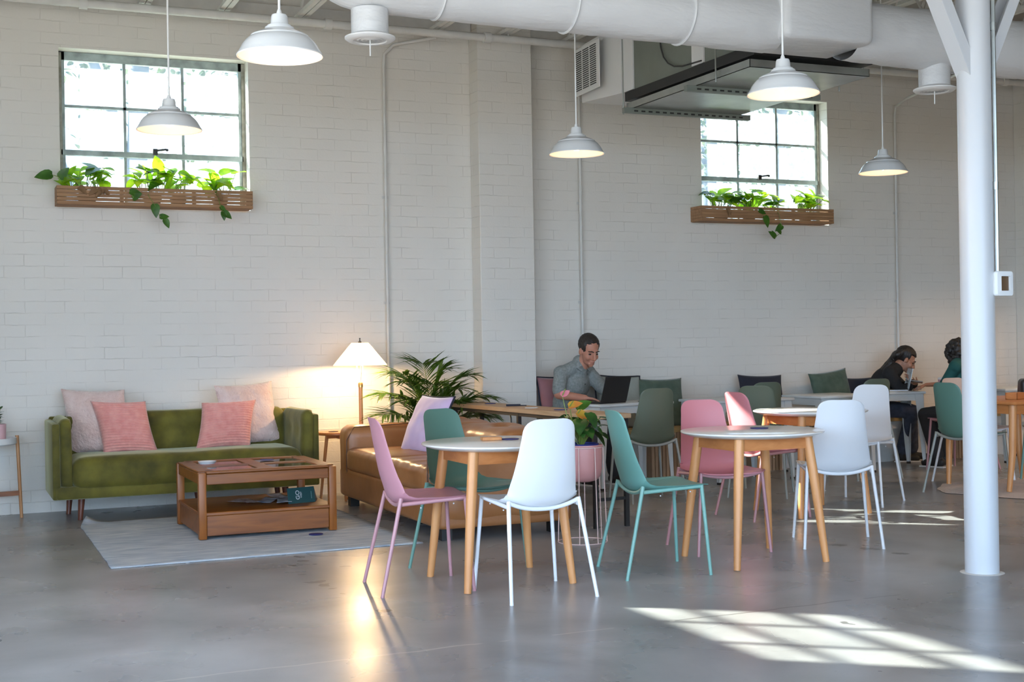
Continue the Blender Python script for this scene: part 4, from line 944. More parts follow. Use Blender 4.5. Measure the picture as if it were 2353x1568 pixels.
# anthurium on a wire stand
t = thing('plant_stand', 'pink metal planter pot held in a thin wire ring stand behind the nearest white chair', 'plant stand', (3.615, -3.375, 0))
mb = MB(); mb.lathe([(.06, .375), (.095, .385), (.117, .41), (.127, .455), (.130, .595), (.134, .598), (.134, .605), (.128, .605), (.124, .59), (.12, .53)], 40, cap1=False); obj('pot', mb, M['pinkpot'], t)
mb = MB(); mb.tube([(.152*math.cos(a*PI/24), .152*math.sin(a*PI/24), .004) for a in range(48)], .0035, 6, True); obj('base_ring', mb, M['palepink'], t)
mb = MB(); mb.tube([(.133*math.cos(a*PI/24), .133*math.sin(a*PI/24), .59) for a in range(48)], .0035, 6, True); obj('top_ring', mb, M['palepink'], t)
for k in range(8):
    a = 2*PI*k/8+.2; mb = MB(); mb.tube([(.1345*math.cos(a), .1345*math.sin(a), .59), (.152*math.cos(a), .152*math.sin(a), .004)], .0032, 6); obj('wire', mb, M['palepink'], t)
t = thing('anthurium', 'anthurium with dark leaves and orange and pink blooms in the pink pot', 'plant', (3.615, -3.375, .55))
mb = MB(); mb.lathe([(.085, 0), (.108, .05), (.110, .062), (.104, .062), (.10, .03)], 24); obj('grow_pot', mb, M['blue'], t)
r = random.Random(9); st = MB(); lf = MB()
for k in range(22):
    a = 2*PI*k/22+r.uniform(-.2, .2); rad = r.uniform(.05, .15); h = r.uniform(.08, .22); tip = V((rad*math.cos(a), rad*math.sin(a), .03+h)); st.tube([(0, 0, .03), tip*.5+V((0, 0, .05)), tip], .0032, 5)
    L = r.uniform(.085, .125); leaf(lf, tip, (math.cos(a), math.sin(a), r.uniform(-.7, .1)), (math.cos(a)*.4, math.sin(a)*.4, 1), L, L*.78, .3, .15)
obj('stems', st, M['stem'], t); obj('leaves', lf, M['anthleaf'], t, 180)
for (x, y, z, d, mt, L, nm) in ((-.05, .05, .29, (.55, -.25, .10), 'spathe', .085, 'orange_bloom'), (-.03, -.02, .25, (.65, -.3, -.55), 'spathe', .095, 'yellow_bloom'), (.02, .08, .275, (.9, -.2, .35), 'pothosdark', .10, 'bract'), (-.10, .05, .36, (.8, .0, .40), 'spathepink', .06, 'pink_bloom')):
    b = MB(); leaf(b, (x, y, z), d, (-.1, -.7, .8), L, L*.8, -.1, .35); o = obj(nm, b, M[mt], t, 180); s_ = MB(); s_.tube([(0, 0, .04), (x*.7, y*.7, z*.55), (x, y, z)], .003, 5); s_.tube([(x, y, z), V((x, y, z))+V(d).normalized()*.015+V((0, -.02, .035))], [.004, .003], 6); obj('flower_stem', s_, M['stem'], o)

# ------------------------------------------------------------------ bench along the wall
t = thing('wall_bench', 'long plywood topped bench with slatted timber supports along the right wall', 'bench', (0, 0, 0))
mb = MB(); mb.box(4.80, 10.45, -.42, -.03, .405, .452, .004, 1); obj('seat_board', mb, M['ply'], t)
mb = MB(); mb.box(4.80, 10.45, -.38, -.05, .33, .405); obj('rail', mb, M['offwhite'], t)
mb = MB(); mb.box(4.82, 10.43, -.30, -.06, 0, .33); obj('plinth', mb, M['offwhite'], t)
for x in (5.98, 7.05, 7.72, 9.3):
    mb = MB()
    for k in range(9): mb.box(x-.17+.038*k, x-.17+.038*k+.030, -.405, -.375, 0, .404)
    mb.box(x-.165, x+.17, -.375, -.30, .0, .40); obj('slatted_support', mb, M['slatwood'], t)
GB2 = 'cushions along the wall bench'; rd = math.radians
cushion('seat_cushion', 'mauve cushion with dark edge standing between the pilaster and the man', 'mauve', (.46, .50, .15), (5.03, -.19, .69), (rd(-12), 0, rd(4)), 'plain', 11, GB2, 'navy')
cushion('seat_cushion', 'pale grey cushion with dark edge showing behind the open black laptop', 'mint', (.46, .50, .14), (5.60, -.19, .685), (rd(-14), .05, rd(-4)), 'plain', 12, GB2, 'navy')
cushion('seat_cushion', 'big dark green cushion behind the olive chair on the left of the bench', 'green_cloth', (.52, .47, .15), (6.03, -.19, .665), (rd(-14), .02, 0), 'plain', 13, GB2)
cushion('seat_cushion', 'black navy cushion on the bench behind the olive chairs', 'navy', (.50, .46, .14), (7.15, -.19, .67), (rd(-12), .03, 0), 'plain', 14, GB2)
cushion('seat_cushion', 'grey green cushion tilted up on the bench left of the woman in black', 'green_cloth', (.48, .44, .14), (7.96, -.20, .70), (rd(-12), -.10, rd(4)), 'plain', 15, GB2)
cushion('seat_cushion', 'dark navy cushion pressed against the back of the woman in black', 'navy', (.44, .40, .13), (8.30, -.17, .645), (rd(-12), .02, 0), 'plain', 16, GB2)

# ------------------------------------------------------------------ bistro tables
def bistro(x0, x1, y0, y1, lab, rz=0):
    t = thing('bistro_table', lab, 'table', ((x0+x1)/2, (y0+y1)/2, 0), rz, 'pale metal bistro tables'); a, b = (x1-x0)/2, (y1-y0)/2
    mb = MB(); mb.box(-a, a, -b, b, .692, .716, .008, 2); obj('table_top', mb, M['bistro'], t)
    mb = MB()
    for s in (-1, 1): mb.box(-a+.05, a-.05, s*(b-.03)-.006, s*(b-.03)+.006, .63, .692); mb.box(s*(a-.03)-.006, s*(a-.03)+.006, -b+.05, b-.05, .63, .692)
    obj('apron', mb, M['bistro'], t)
    for sx in (-1, 1):
        for sy in (-1, 1):
            mb = MB(); x, y = sx*(a-.035), sy*(b-.035); X, Y = sx*(a-.02), sy*(b-.02)
            for (u, v) in ((1, 0), (0, 1)):
                ax = V((u*-sx, v*-sy, 0))
                T = [V((x+sx*.016, y+sy*.016, .692)), V((x+sx*.016, y+sy*.016, .692))+ax*.085]; B = [V((X+sx*.012, Y+sy*.012, .02)), V((X+sx*.012, Y+sy*.012, .02))+ax*.030]; n_ = V((v*-sx, u*-sy, 0))*.004
                mb.add([T[0], T[1], B[1], B[0], T[0]+n_, T[1]+n_, B[1]+n_, B[0]+n_], [(0, 1, 2, 3), (7, 6, 5, 4), (0, 4, 5, 1), (1, 5, 6, 2), (2, 6, 7, 3), (3, 7, 4, 0)])
            l = obj('leg', mb, M['bistro'], t); f = MB(); f.box(X+sx*.012-sx*.03 if sx > 0 else X-.012, X+.012 if sx > 0 else X-.012+.03, min(Y+sy*.012, Y+sy*.012-sy*.03), max(Y+sy*.012, Y+sy*.012-sy*.03), 0, .02); obj('rubber_foot', f, M['black'], l)
    return t
bistro(4.905, 5.725, -.985, -.56, 'pale metal bistro table under the open black laptop', .20)
bistro(5.99, 6.83, -1.16, -.58, 'pale metal bistro table before the big green cushion', .07)
bistro(7.13, 7.78, -1.08, -.53, 'pale metal bistro table before the tilted grey green cushion', .06)
bistro(8.00, 8.56, -.86, -.46, 'pale metal bistro table shared by the two women', -.30)
bistro(9.35, 10.05, -1.05, -.5, 'pale metal bistro table seen right of the column')
disc('coaster', 'small dark coaster on the bistro table before the green cushion', 'navy', (6.42, -.86, .7165), .05, .006)
mb = MB(); mb.box(-.07, .07, -.005, .005, 0, .006); mb.ball((-.05, 0, .010), .012, 1); mb.ball((.05, 0, .010), .012, 1); mb.tube([(-.05, 0, .016), (0, .02, .018), (.05, 0, .016)], .003, 6); o = obj('spectacles', mb, M['grille']); o.location = (5.50, -.86, .717); tag(o, 'small folded spectacles beside the black laptop', 'glasses')

# oak table behind the column, on a cream rug
P = []
for i in range(29):
    row = []
    for k in range(49):
        a = 2*PI*k/48; s = i/28; w = 1+.05*math.sin(3*a+1)+.035*math.sin(7*a)+.02*math.sin(13*a)
        row.append((8.12+.92*s*w*math.cos(a), -2.72+.66*s*w*math.sin(a), .004+.022*(1-s**6)+.006*noise.noise(V((math.cos(a)*s*9, math.sin(a)*s*9, 0)))*(1-s**8)))
    P.append(row)
o = obj('shag_rug', MB().grid(P), M['shag'], None, 180); tag(o, 'cream shaggy wavy edged rug under the oak table behind the column', 'rug')
t = thing('oak_table', 'square oak dining table partly hidden behind the white column', 'table', (7.93, -2.60, .024))
mb = MB(); mb.box(-.44, .44, -.43, .43, .675, .700, .008, 2); obj('table_top', mb, M['beechrail'], t)
for s in (-1, 1):
    mb = MB(); mb.box(-.38, .38, s*.35-.011, s*.35+.011, .60, .675); obj('apron', mb, M['beechrail'], t)
    mb = MB(); mb.box(s*.37-.011, s*.37+.011, -.35, .35, .60, .675); obj('apron', mb, M['beechrail'], t)
    for q in (-1, 1): mb = MB(); mb.tube([(s*.36, q*.34, .675), (s*.375, q*.345, .3), (s*.40, q*.33, 0)], [.030, .027, .019], 16); obj('leg', mb, M['beech'], t)
t = thing('wooden_caddy', 'small orange wooden caddy box on the oak table', 'box', (7.80, -2.74, .7245), .3)
mb = MB(); mb.box(-.07, .07, -.05, .05, 0, .006); mb.box(-.07, .07, -.05, -.044, 0, .055); mb.box(-.07, .07, .044, .05, 0, .055); mb.box(-.07, -.064, -.05, .05, 0, .055); mb.box(.064, .07, -.05, .05, 0, .055); obj('box', mb, M['beechrail'], t)
mb = MB(); mb.box(-.055, .055, -.035, .035, .006, .05); obj('cards', mb, M['paper'], t)
t = thing('handbag', 'black handbag with tall loop handle standing on the oak table right of the column', 'bag', (8.13, -2.52, .7245), .9)
mb = fine_box(-.13, .13, -.05, .05, 0, .15, .03, .03, [], .006, 4, .1); obj('bag_body', mb, M['bag'], t, 180)
mb = MB(); mb.tube([(.09*math.cos(a*PI/14), -.03, .13+.13*math.sin(a*PI/14)) for a in range(15)], .007, 8); obj('handle', mb, M['bag'], t)
mb = MB(); mb.box(-.10, .10, -.02, .02, 0, .012); o = obj('dark_case', mb, M['bag']); o.location = (8.16, -2.86, .7245); tag(o, 'flat dark case lying at the front of the oak table', 'case')

# ------------------------------------------------------------------ laptops and small things of the guests
def laptop(x, y, z, face, w, d, lean, mt, lab, glow=None):
    """face: where the user looks, degrees from +X; origin at the hinge"""
    t = thing('laptop', lab, 'laptop', (x, y, z), math.radians(face-90), 'open laptops')
    mb = MB(); mb.box(-w/2, w/2, -d, 0, 0, .014, .003, 1); obj('base', mb, M[mt], t)
    mb = MB(); mb.box(-w/2+.02, w/2-.02, -d*.62, -.03, .0142, .0155); obj('keyboard', mb, M['black'], t)
    mb = MB(); mb.box(-w/2, w/2, 0, .006, 0, d, .002, 1); l = obj('lid', mb, M[mt], t); l.location = (0, 0, .012); l.rotation_euler = (-math.radians(lean), 0, 0)
    mb = MB(); mb.box(-w/2+.008, w/2-.008, -.001, 0, .01, d-.008); obj('screen', mb, M['screen'], l)
    return t
laptop(5.165, -.90, .7165, -70, .325, .225, 16, 'laptopblack', 'open black laptop in front of the man in the grey shirt')
laptop(8.48, -.66, .7165, -32, .30, .21, 12, 'laptopgrey', 'silver laptop open before the woman in black, lid edge towards us')
laptop(8.53, -.44, .7165, 160, .31, .21, 14, 'laptopgrey', 'grey laptop with its lid back showing between the two women')
mb = MB(); mb.box(-.10, .10, -.14, .14, 0, .004); o = obj('paper_sheet', mb, M['paper']); o.location = (8.27, -.70, .7165); o.rotation_euler = (0, 0, .3); tag(o, 'white paper lying at the front of the women\'s bistro table', 'paper')
# ------------------------------------------------------------------ people
def fuse(name, mb, mt, parent, voxel=.007, smooth=4, loc=(0, 0, 0), fn=None):
    """one continuous skin over overlapping volumes"""
    me = bpy.data.meshes.new(name); me.from_pydata(mb.v, [], mb.f); me.update()
    bm = bmesh.new(); bm.from_mesh(me); bmesh.ops.recalc_face_normals(bm, faces=bm.faces[:]); bm.to_mesh(me); bm.free()
    o = bpy.data.objects.new('tmp', me); COL.objects.link(o)
    a = o.modifiers.new('r', 'REMESH'); a.mode = 'VOXEL'; a.voxel_size = voxel
    b = o.modifiers.new('s', 'SMOOTH'); b.factor = .5; b.iterations = smooth
    dg = bpy.context.evaluated_depsgraph_get(); dg.update(); ev = o.evaluated_get(dg); res = bpy.data.meshes.new_from_object(ev)
    bpy.data.objects.remove(o); bpy.data.meshes.remove(me)
    off = V(loc)
    for v in res.vertices: v.co = (fn(v.co) if fn else v.co) - off
    res.name = name; res.materials.clear(); res.materials.append(mt); res.shade_smooth()
    q = bpy.data.objects.new(name, res); COL.objects.link(q); q.parent = parent
    return q

def frame_of(f, pitch=0):
    """rotation taking local +Y to the (flat) direction f pitched down by pitch"""
    f = V((f[0], f[1], 0)).normalized(); yaw = math.atan2(f.y, f.x)-PI/2
    return Matrix.Rotation(yaw, 3, 'Z') @ Matrix.Rotation(-pitch, 3, 'X')

def head(mb, c, R, sc=1.0, jaw=1.0):
    T = lambda p: V(c)+R @ (V(p)*sc)
    B = lambda p, r: mb.ball(T(p), tuple(a*sc for a in r), 3, R)
    B((0, -.014, .042), (.074, .094, .082)); B((0, .026, -.015), (.062, .064, .090)); B((0, .030, -.070), (.049*jaw, .050, .042)); B((0, .070, -.098), (.020*jaw, .018, .016))
    B((0, .074, .028), (.046, .018, .016)); B((.036, .060, -.030), (.024, .024, .026)); B((-.036, .060, -.030), (.024, .024, .026))
    mb.limb(T((0, .088, .020)), T((0, .114, -.030)), .009*sc, .0135*sc, 10); B((.012, .098, -.035), (.010, .011, .008)); B((-.012, .098, -.035), (.010, .011, .008))
    B((0, .086, -.060), (.023, .010, .0065)); B((0, .084, -.073), (.020, .010, .007)); B((0, .076, -.085), (.030, .012, .010))
    for s in (-1, 1): B((s*.076, -.006, -.006), (.010, .019, .031)); B((s*.072, .008, -.012), (.008, .010, .015))
    mb.limb(T((0, -.022, -.055)), T((0, -.045, -.150)), .052*sc, .056*sc, 16)
def face_parts(parent, off, c, R, sc, hair, iris=M['eye']):
    T = lambda p: V(c)+R @ (V(p)*sc)-V(off)
    for s in (-1, 1):
        mb = MB(); mb.ball(T((s*.031, .0765, .002)), (.0145*sc, .008*sc, .0075*sc), 2, R); e = obj('eye', mb, iris, parent)
        mb = MB(); mb.chain([T((s*.012, .094, .026)), T((s*.032, .093, .033)), T((s*.052, .078, .026))], [.0045*sc, .005*sc, .003*sc], 6); obj('eyebrow', mb, hair, parent)
    mb = MB(); mb.chain([T((-.019, .0915, -.0665)), T((0, .0965, -.0655)), T((.019, .0915, -.0665))], [.002, .0032, .002], 6); obj('mouth', mb, M['lip'], parent)
def hand(mb, w, d, n, thumb, curl=.5, sc=1.0):
    """w wrist, d pointing direction, n back-of-hand normal, thumb: +1/-1 side along d x n"""
    w, d, n = V(w), V(d).normalized(), V(n).normalized(); s = d.cross(n).normalized(); n = s.cross(d).normalized()
    K = []
    for k in range(4):
        o = (k-1.5)*.0195*sc*-thumb; kn = w+d*(.088-.006*abs(k-1.2))*sc+s*o; K.append(kn); mb.limb(w+s*o*.6+d*.008, kn, .0145*sc, .0105*sc, 8)
    for k, L in enumerate((.070, .078, .072, .056)):
        p = K[k]; a = .12; L *= sc
        for j, fr in enumerate((.46, .30, .24)):
            a += curl*(.55 if j == 0 else .8); dd = d*math.cos(a)-n*math.sin(a); q = p+dd*L*fr+s*((k-1.5)*-.003*thumb); mb.limb(p, q, (.0092, .0084, .0078)[j]*sc, (.0084, .0078, .0066)[j]*sc, 8); p = q
    p = w+d*.025*sc+s*thumb*.022*sc-n*.006
    for L, a, r0, r1 in ((.040, .75, .0125, .0105), (.032, .45, .0100, .0088), (.025, .25, .0088, .0072)):
        q = p+(d*math.cos(a)+s*thumb*math.sin(a)-n*.25).normalized()*L*sc; mb.limb(p, q, r0*sc, r1*sc, 8); p = q

def torso(mb, J, g, w=1.0):
    f = J['f']; ch = V(J['chest']); pv = V(J['pelvis']); nk = V(J['neck']); up = (nk-pv).normalized(); s = V((f[1], -f[0], 0)).normalized(); fw = s.cross(up)*-1
    R = Matrix((s, up.cross(s), up)).transposed()
    mb.ball(pv, (.158*w+g, .118+g, .115+g), 3, R); mb.ball(pv.lerp(ch, .5), (.142*w+g, .108+g, .14+g), 3, R); mb.ball(ch, (.158*w+g, .112+g, .155+g), 3, R)
    a, b = V(J['sr']), V(J['sl']); mb.limb(a, b, .058*w+g, .058*w+g, 16); mb.limb(a.lerp(nk, .25), nk+up*.02, .050+g, .046+g, 14); mb.limb(b.lerp(nk, .25), nk+up*.02, .050+g, .046+g, 14); mb.limb(ch, nk, .09+g, .06+g, 16)
def arms(mb, J, g=0, frac=1.0, w=1.0):
    for k in ('r', 'l'):
        a, e, h = V(J['s'+k]), V(J['e'+k]), V(J['w'+k])
        if frac >= 1: mb.chain([a, e, h], [.050*w+g, .041*w+g, .028*w+g], 14); mb.ball(e.lerp(h, .3), (.042*w+g,)*3, 2)
        elif frac > .5: mb.chain([a, e, e.lerp(h, (frac-.5)*2)], [.055*w+g, .047*w+g, .043*w+g], 14)
        else: mb.chain([a, a.lerp(e, frac*2)], [.060*w+g, .056*w+g], 16)
def legs(mb, J, g=0, end=1.0):
    for k in ('r', 'l'):
        h, q, a = V(J['h'+k]), V(J['k'+k]), V(J['a'+k]); mb.chain([h, q, q.lerp(a, end)], [.082+g, .056+g, .040+g+(.012 if g > 0 else 0)], 16)
def shoes(J, t, off, sole=True):
    for k in ('r', 'l'):
        a = V(J['a'+k])-V(off); d = V((J['f'][0], J['f'][1], 0)).normalized()
        mb = MB(); mb.limb(a+V((0, 0, -.035))-d*.03, a+d*.14+V((0, 0, -.05)), .042, .034, 12); mb.limb(a+V((0, 0, .02)), a+V((0, 0, -.04)), .046, .048, 12)
        s = fuse('shoe', mb, M['shoe'], t, .006, 3)
        if sole: m2 = MB(); m2.bar(a-d*.075+V((0, 0, -.080)), a+d*.175+V((0, 0, -.080)), .078, .014); obj('sole', m2, M['sole'], s)
def hairball(c, R, sc, cut, grow=1.0, n=4, noise_amp=.004, shift=(0, -.006, .008), rr=(.080, .102, .088)):
    mb = MB(); bm = bmesh.new(); bmesh.ops.create_icosphere(bm, subdivisions=5, radius=1)
    for v in bm.verts:
        p = V((v.co.x*rr[0]*grow, v.co.y*rr[1]*grow-.014, v.co.z*rr[2]*grow+.042))+V(shift)
        if cut(p): p = V((p.x*.80, (p.y+.01)*.78-.01, p.z*.80+.004))
        else: p += v.co*noise_amp*noise.noise(p*60)
        v.co = V(c)+R @ (p*sc)
    return mb.bm(bm)

# man in the grey shirt, typing
def man():
    off = V((4.98, -.30, 0)); t = thing('person', 'man in grey speckled short sleeved shirt looking down and typing on a black laptop', 'person', off)
    J = dict(f=(.342, -.94), pelvis=(4.99, -.30, .585), chest=(5.035, -.40, .845), neck=(5.065, -.475, 1.025), sr=(4.885, -.475, .970), sl=(5.200, -.370, .968), er=(4.825, -.545, .79), wr=(4.975, -.755, .762), el=(5.285, -.56, .795), wl=(5.225, -.735, .764),
             hr=(4.90, -.33, .562), hl=(5.075, -.27, .562), kr=(5.00, -.735, .515), kl=(5.22, -.68, .515), ar=(5.04, -.60, .088), al=(5.30, -.66, .088))
    hc = V((5.108, -.575, 1.160)); R = frame_of((.06, -1.0), .40)
    b = MB(); torso(b, J, -.014); arms(b, J); legs(b, J, -.014); head(b, hc, R, 1.06); b.limb(V(J['neck'])-V((0, 0, .03)), hc+R @ V((0, -.03, -.08)), .058, .055, 16)
    hand(b, J['wr'], (.85, -.42, -.16), (.1, .1, 1), -1, .30); hand(b, J['wl'], (-.75, -.60, -.16), (0, .1, 1), 1, .30)
    body = fuse('body', b, M['skin'], t, .0052, 3, off)
    face_parts(t, off, hc, R, 1.06, M['hair'])
    c = MB(); torso(c, J, .012); arms(c, J, .004, .42); c.limb(V(J['neck'])-V((0, -.01, .02)), V(J['neck'])+V((.002, .006, .040)), .074, .062, 18); sh = fuse('shirt', c, M['shirt'], t, .008, 5, off, lambda p: p+V((noise.noise(p*11), noise.noise(p*11+V((9, 0, 0))), 0))*.005)
    f = V((.342, -.94, 0)); ax = V((J['neck']))-V(J['pelvis'])
    p = MB(); col = []
    for s in (-1, 1):
        sd = V((-f.y, f.x, 0))*s
        nk = V(J['neck'])+V((0, 0, .035)); q = MB()
        a0 = nk-f*.045+sd*.05; a1 = nk+sd*.062; a2 = nk+f*.062+sd*.028+V((0, 0, -.035)); a3 = nk+f*.085+sd*.052+V((0, 0, -.085)); a4 = nk+sd*.085+f*.02+V((0, 0, -.035)); a5 = nk-f*.06+sd*.055+V((0, 0, -.03))
        q.add([a0, a1, a2, a3, a4, a5], [(0, 1, 4, 5), (1, 2, 3, 4)]); o = obj('collar', solid(q, .005), M['shirt'], sh, 180); o.location = -off
    for k in range(4):
        s = .15+.2*k; pp = V(J['neck']).lerp(V(J['pelvis']), s)+f*(.125+.01*(k > 0)); q = MB(); q.ball(pp-off, .006, 1); obj('button', q, M['grille'], sh)
    c = MB(); legs(c, J, .012, .93); pv = V(J['pelvis']); c.ball(pv+V((0, 0, -.035)), (.165, .13, .085), 3, frame_of(J['f'])); fuse('trousers', c, M['trouser'], t, .009, 4, off)
    shoes(J, t, off)
    def cut(p):
        if p.z < -.045 or (p.y < -.02 and p.z < -.055): return True
        side = abs(p.x) > .058
        if p.y > .02 and p.z < .085-.0*abs(p.x) and not (side and p.y < .045 and p.z > -.03): return True
        if p.y > .045 and p.z < .098 and abs(p.x) < .03+.0: return True
        return abs(p.x) > .05 and -.03 < p.y < .016 and p.z < .012
    o = obj('hair', hairball(hc, R, 1.06, cut, 1.03), M['hair'], t, 180); o.location = -off
    st = MB(); st.ball(hc+R @ V((0, .036, -.072)), (.051, .0485, .040), 3, R); 
    return t
man()

def woman_black():
    off = V((8.32, -.30, 0)); t = thing('person', 'woman in black with long dark hair and glasses bent over the table reading', 'person', off)
    J = dict(f=(.80, -.60), pelvis=(8.320, -0.300, 0.585), chest=(8.430, -0.400, 0.800), neck=(8.535, -0.475, 0.930), sr=(8.370, -0.565, 0.885), sl=(8.560, -0.310, 0.885), er=(8.420, -0.660, 0.700), wr=(8.500, -0.700, 0.765), el=(8.700, -0.360, 0.740), wl=(8.60, -.665, .785),
             hr=(8.270, -0.370, 0.545), hl=(8.380, -0.220, 0.545), kr=(8.600, -0.610, 0.510), kl=(8.700, -0.460, 0.510), ar=(8.620, -0.420, 0.090), al=(8.800, -0.360, 0.090))
    hc = V((8.585, -0.535, 1.010)); R = frame_of((.88, -.47), .55)
    b = MB(); torso(b, J, -.016, .9); arms(b, J, -.006, 1, .9); legs(b, J, -.016); head(b, hc, R, .95, .88); b.limb(V(J['neck'])-V((0, 0, .03)), hc+R @ V((0, -.03, -.08)), .05, .048, 16)
    hand(b, J['wr'], (.35, .55, .75), (.8, -.5, .1), -1, .5, .9); hand(b, J['wl'], (-.75, -.65, .1), (.3, -.4, -.8), -1, .7, .9)
    fuse('body', b, M['skin2'], t, .0058, 3, off); face_parts(t, off, hc, R, .95, M['hair2'])
    c = MB(); torso(c, J, .012, .95); arms(c, J, .006, .9, .95); c.limb(V(J['neck'])+V((-.06, .04, .02)), V(J['neck'])+V((.02, .02, .05)), .06, .05, 14)
    fuse('hooded_top', c, M['blackcloth'], t, .009, 5, off)
    c = MB(); legs(c, J, .012, .90); c.ball(V(J['pelvis'])+V((0, 0, -.035)), (.16, .14, .085), 3, frame_of(J['f'])); fuse('jeans', c, M['jeans'], t, .009, 4, off)
    shoes(J, t, off)
    h = hairball(hc, R, .95, lambda p: (p.y > .022 and p.z < .070) or p.z < -.075, 1.06)
    back = MB(); T = lambda p: hc+R @ V(p)
    for k, (x, w) in enumerate(((-.05, .03), (-.025, .035), (0, .035), (.025, .035), (.05, .03))):
        nk = V(J['neck']); back.chain([T((x, -.06, .06)), T((x*1.15, -.10, .0)), nk+V((-.055+x*.5, .03+x*.8, .055)), nk+V((-.12+x*.6, .075+x*.9, -.03)), nk+V((-.17+x*.7, .10+x, -.13))], [w, w*1.1, w*1.1, w, w*.5], 8)
    fuse('hair', MB().add(h.v, h.f).add(back.v, back.f), M['hair2'], t, .006, 2, off)
    g = MB(); T2 = lambda p: hc+R @ (V(p)*.95)-off
    for s in (-1, 1):
        g.tube([T2((s*(.031+.020*math.cos(a*PI/8)), .093, .0+.017*math.sin(a*PI/8))) for a in range(16)], .0016, 5, True); g.tube([T2((s*.051, .092, .003)), T2((s*.074, .06, .006)), T2((s*.080, -.005, .004))], .0014, 5)
    g.tube([T2((-.011, .095, .003)), T2((0, .100, .006)), T2((.011, .095, .003))], .0014, 5); obj('glasses', g, mat('thin_metal', (.4, .36, .3), .3, metal=.8), t)
    return t
woman_black()

def woman_teal():
    off = V((8.72, -1.26, 0)); t = thing('person', 'woman with dark curly hair in teal top seen from behind, beside the column', 'person', off)
    J = dict(f=(-.30, .95), pelvis=(8.720, -1.260, 0.530), chest=(8.700, -1.220, 0.830), neck=(8.685, -1.180, 1.005), sr=(8.845, -1.105, 0.950), sl=(8.530, -1.280, 0.950), er=(8.900, -0.900, 0.780), wr=(8.62, -.78, .77), el=(8.485, -1.150, 0.745), wl=(8.625, -1.055, .770),
             hr=(8.800, -1.220, 0.525), hl=(8.640, -1.300, 0.525), kr=(8.620, -0.850, 0.500), kl=(8.460, -0.940, 0.500), ar=(8.660, -0.960, 0.090), al=(8.520, -1.040, 0.090))
    hc = V((8.665, -1.145, 1.070)); R = frame_of((.05, .99), .25)
    b = MB(); torso(b, J, -.016, .9); arms(b, J, -.006, 1, .9); legs(b, J, -.016); head(b, hc, R, .95, .88)
    hand(b, J['wl'], (-.15, .9, .1), (-.75, -.1, .5), 1, .9, .9); hand(b, J['wr'], (-.6, .5, -.2), (0, 0, 1), -1, .4, .9)
    fuse('body', b, M['skin2'], t, .006, 3, off); face_parts(t, off, hc, R, .95, M['hair2'])
    c = MB(); torso(c, J, .012, .95); arms(c, J, .006, .55, .95); fuse('teal_top', c, M['tealcloth'], t, .009, 5, off)
    c = MB(); legs(c, J, .010, .92); c.ball(V(J['pelvis'])+V((0, 0, -.02)), (.16, .13, .09), 3, frame_of(J['f'])); fuse('trousers', c, M['trouser'], t, .009, 4, off)
    shoes(J, t, off)
    h = MB(); r = random.Random(2)
    for k in range(190):
        p = V((r.gauss(0, 1), r.gauss(0, 1), r.gauss(0, 1))).normalized()
        p = V((p.x*.098, p.y*.112-.03, p.z*.125-.005))
        if p.y > .055 and p.z < .055: continue
        h.ball(hc+R @ p, r.uniform(.020, .032), 1)
    h.ball(hc+R @ V((0, -.035, .01)), (.09, .09, .10), 3, R); fuse('curly_hair', h, M['hair2'], t, .006, 1, off)
    return t
woman_teal()
t = thing('smartphone', 'phone held over the bistro table between the two women', 'phone', (8.50, -.76, .80), .9)
mb = MB(); mb.box(-.036, .036, -.075, .075, 0, .008, .003, 1); o = obj('phone_body', mb, M['laptopgrey'], t); o.rotation_euler = (.12, .25, 0)
mb = MB(); mb.box(-.033, .033, -.070, .070, .0082, .0088); s = obj('screen', mb, mat('phone_screen', (.1, .12, .13), .1, emit=(.7, .85, .9), es=.05), o)
t = thing('paper_cup', 'pink paper cup with white lid held by the woman in teal', 'cup', (8.64, -.975, .735))
mb = MB(); mb.lathe([(.026, 0), (.036, .092)], 24); obj('cup', mb, M['cup'], t)
mb = MB(); mb.lathe([(.038, .090), (.038, .098), (.034, .104), (.033, .110), (.0, .110)], 24, cap1=False); obj('lid', mb, M['white'], t)

# ------------------------------------------------------------------ outside: ground, trees
mb = MB(); mb.box(-20, 30, .6, 40, -.5, -.3); o = struct('ground', mb, M['ground'])
def tree(loc, lab, trunk, crown, nl, seed, mt, size=.11):
    t = thing('tree', lab, 'tree', loc, 0, 'trees outside the windows'); r = random.Random(seed)
    mb = MB()
    for pts, rs in trunk: mb.tube(pts, rs, 12)
    obj('trunk', mb, M['bark'], t); lf = MB()
    for (c, rad, n) in crown:
        for k in range(n):
            p = V((r.gauss(0, .5), r.gauss(0, .5), r.gauss(0, .5))); p = V(c)+V((p.x*rad[0], p.y*rad[1], p.z*rad[2])); d = V((r.uniform(-1, 1), r.uniform(-1, 1), r.uniform(-.8, .4)))
            leaf(lf, p, d, (r.uniform(-.5, .5), r.uniform(-1, .2), 1), size*r.uniform(.7, 1.3), size*.6, .2, .2, OVAL)
    obj('crown', lf, mt, t, 180)
tree((2.05, 5.0, -.3), 'grey trunked tree seen through the left window', [([(0, 0, 0), (.02, 0, 3), (.1, 0, 5.2), (.15, .1, 8)], [.13, .12, .11, .08]), ([(.0, 0, 3.4), (-.25, .1, 4.4), (-.75, .2, 5.8)], [.08, .07, .05])], [((.3, .4, 5.6), (1.6, 1, 1.), 260), ((1.5, .6, 4.7), (1.3, 1, 1.1), 340), ((-.9, .5, 6.4), (1.4, 1, .9), 200), ((.8, .3, 4.0), (1., .8, .8), 240)], 0, 1, M['treeleaf'], .075)
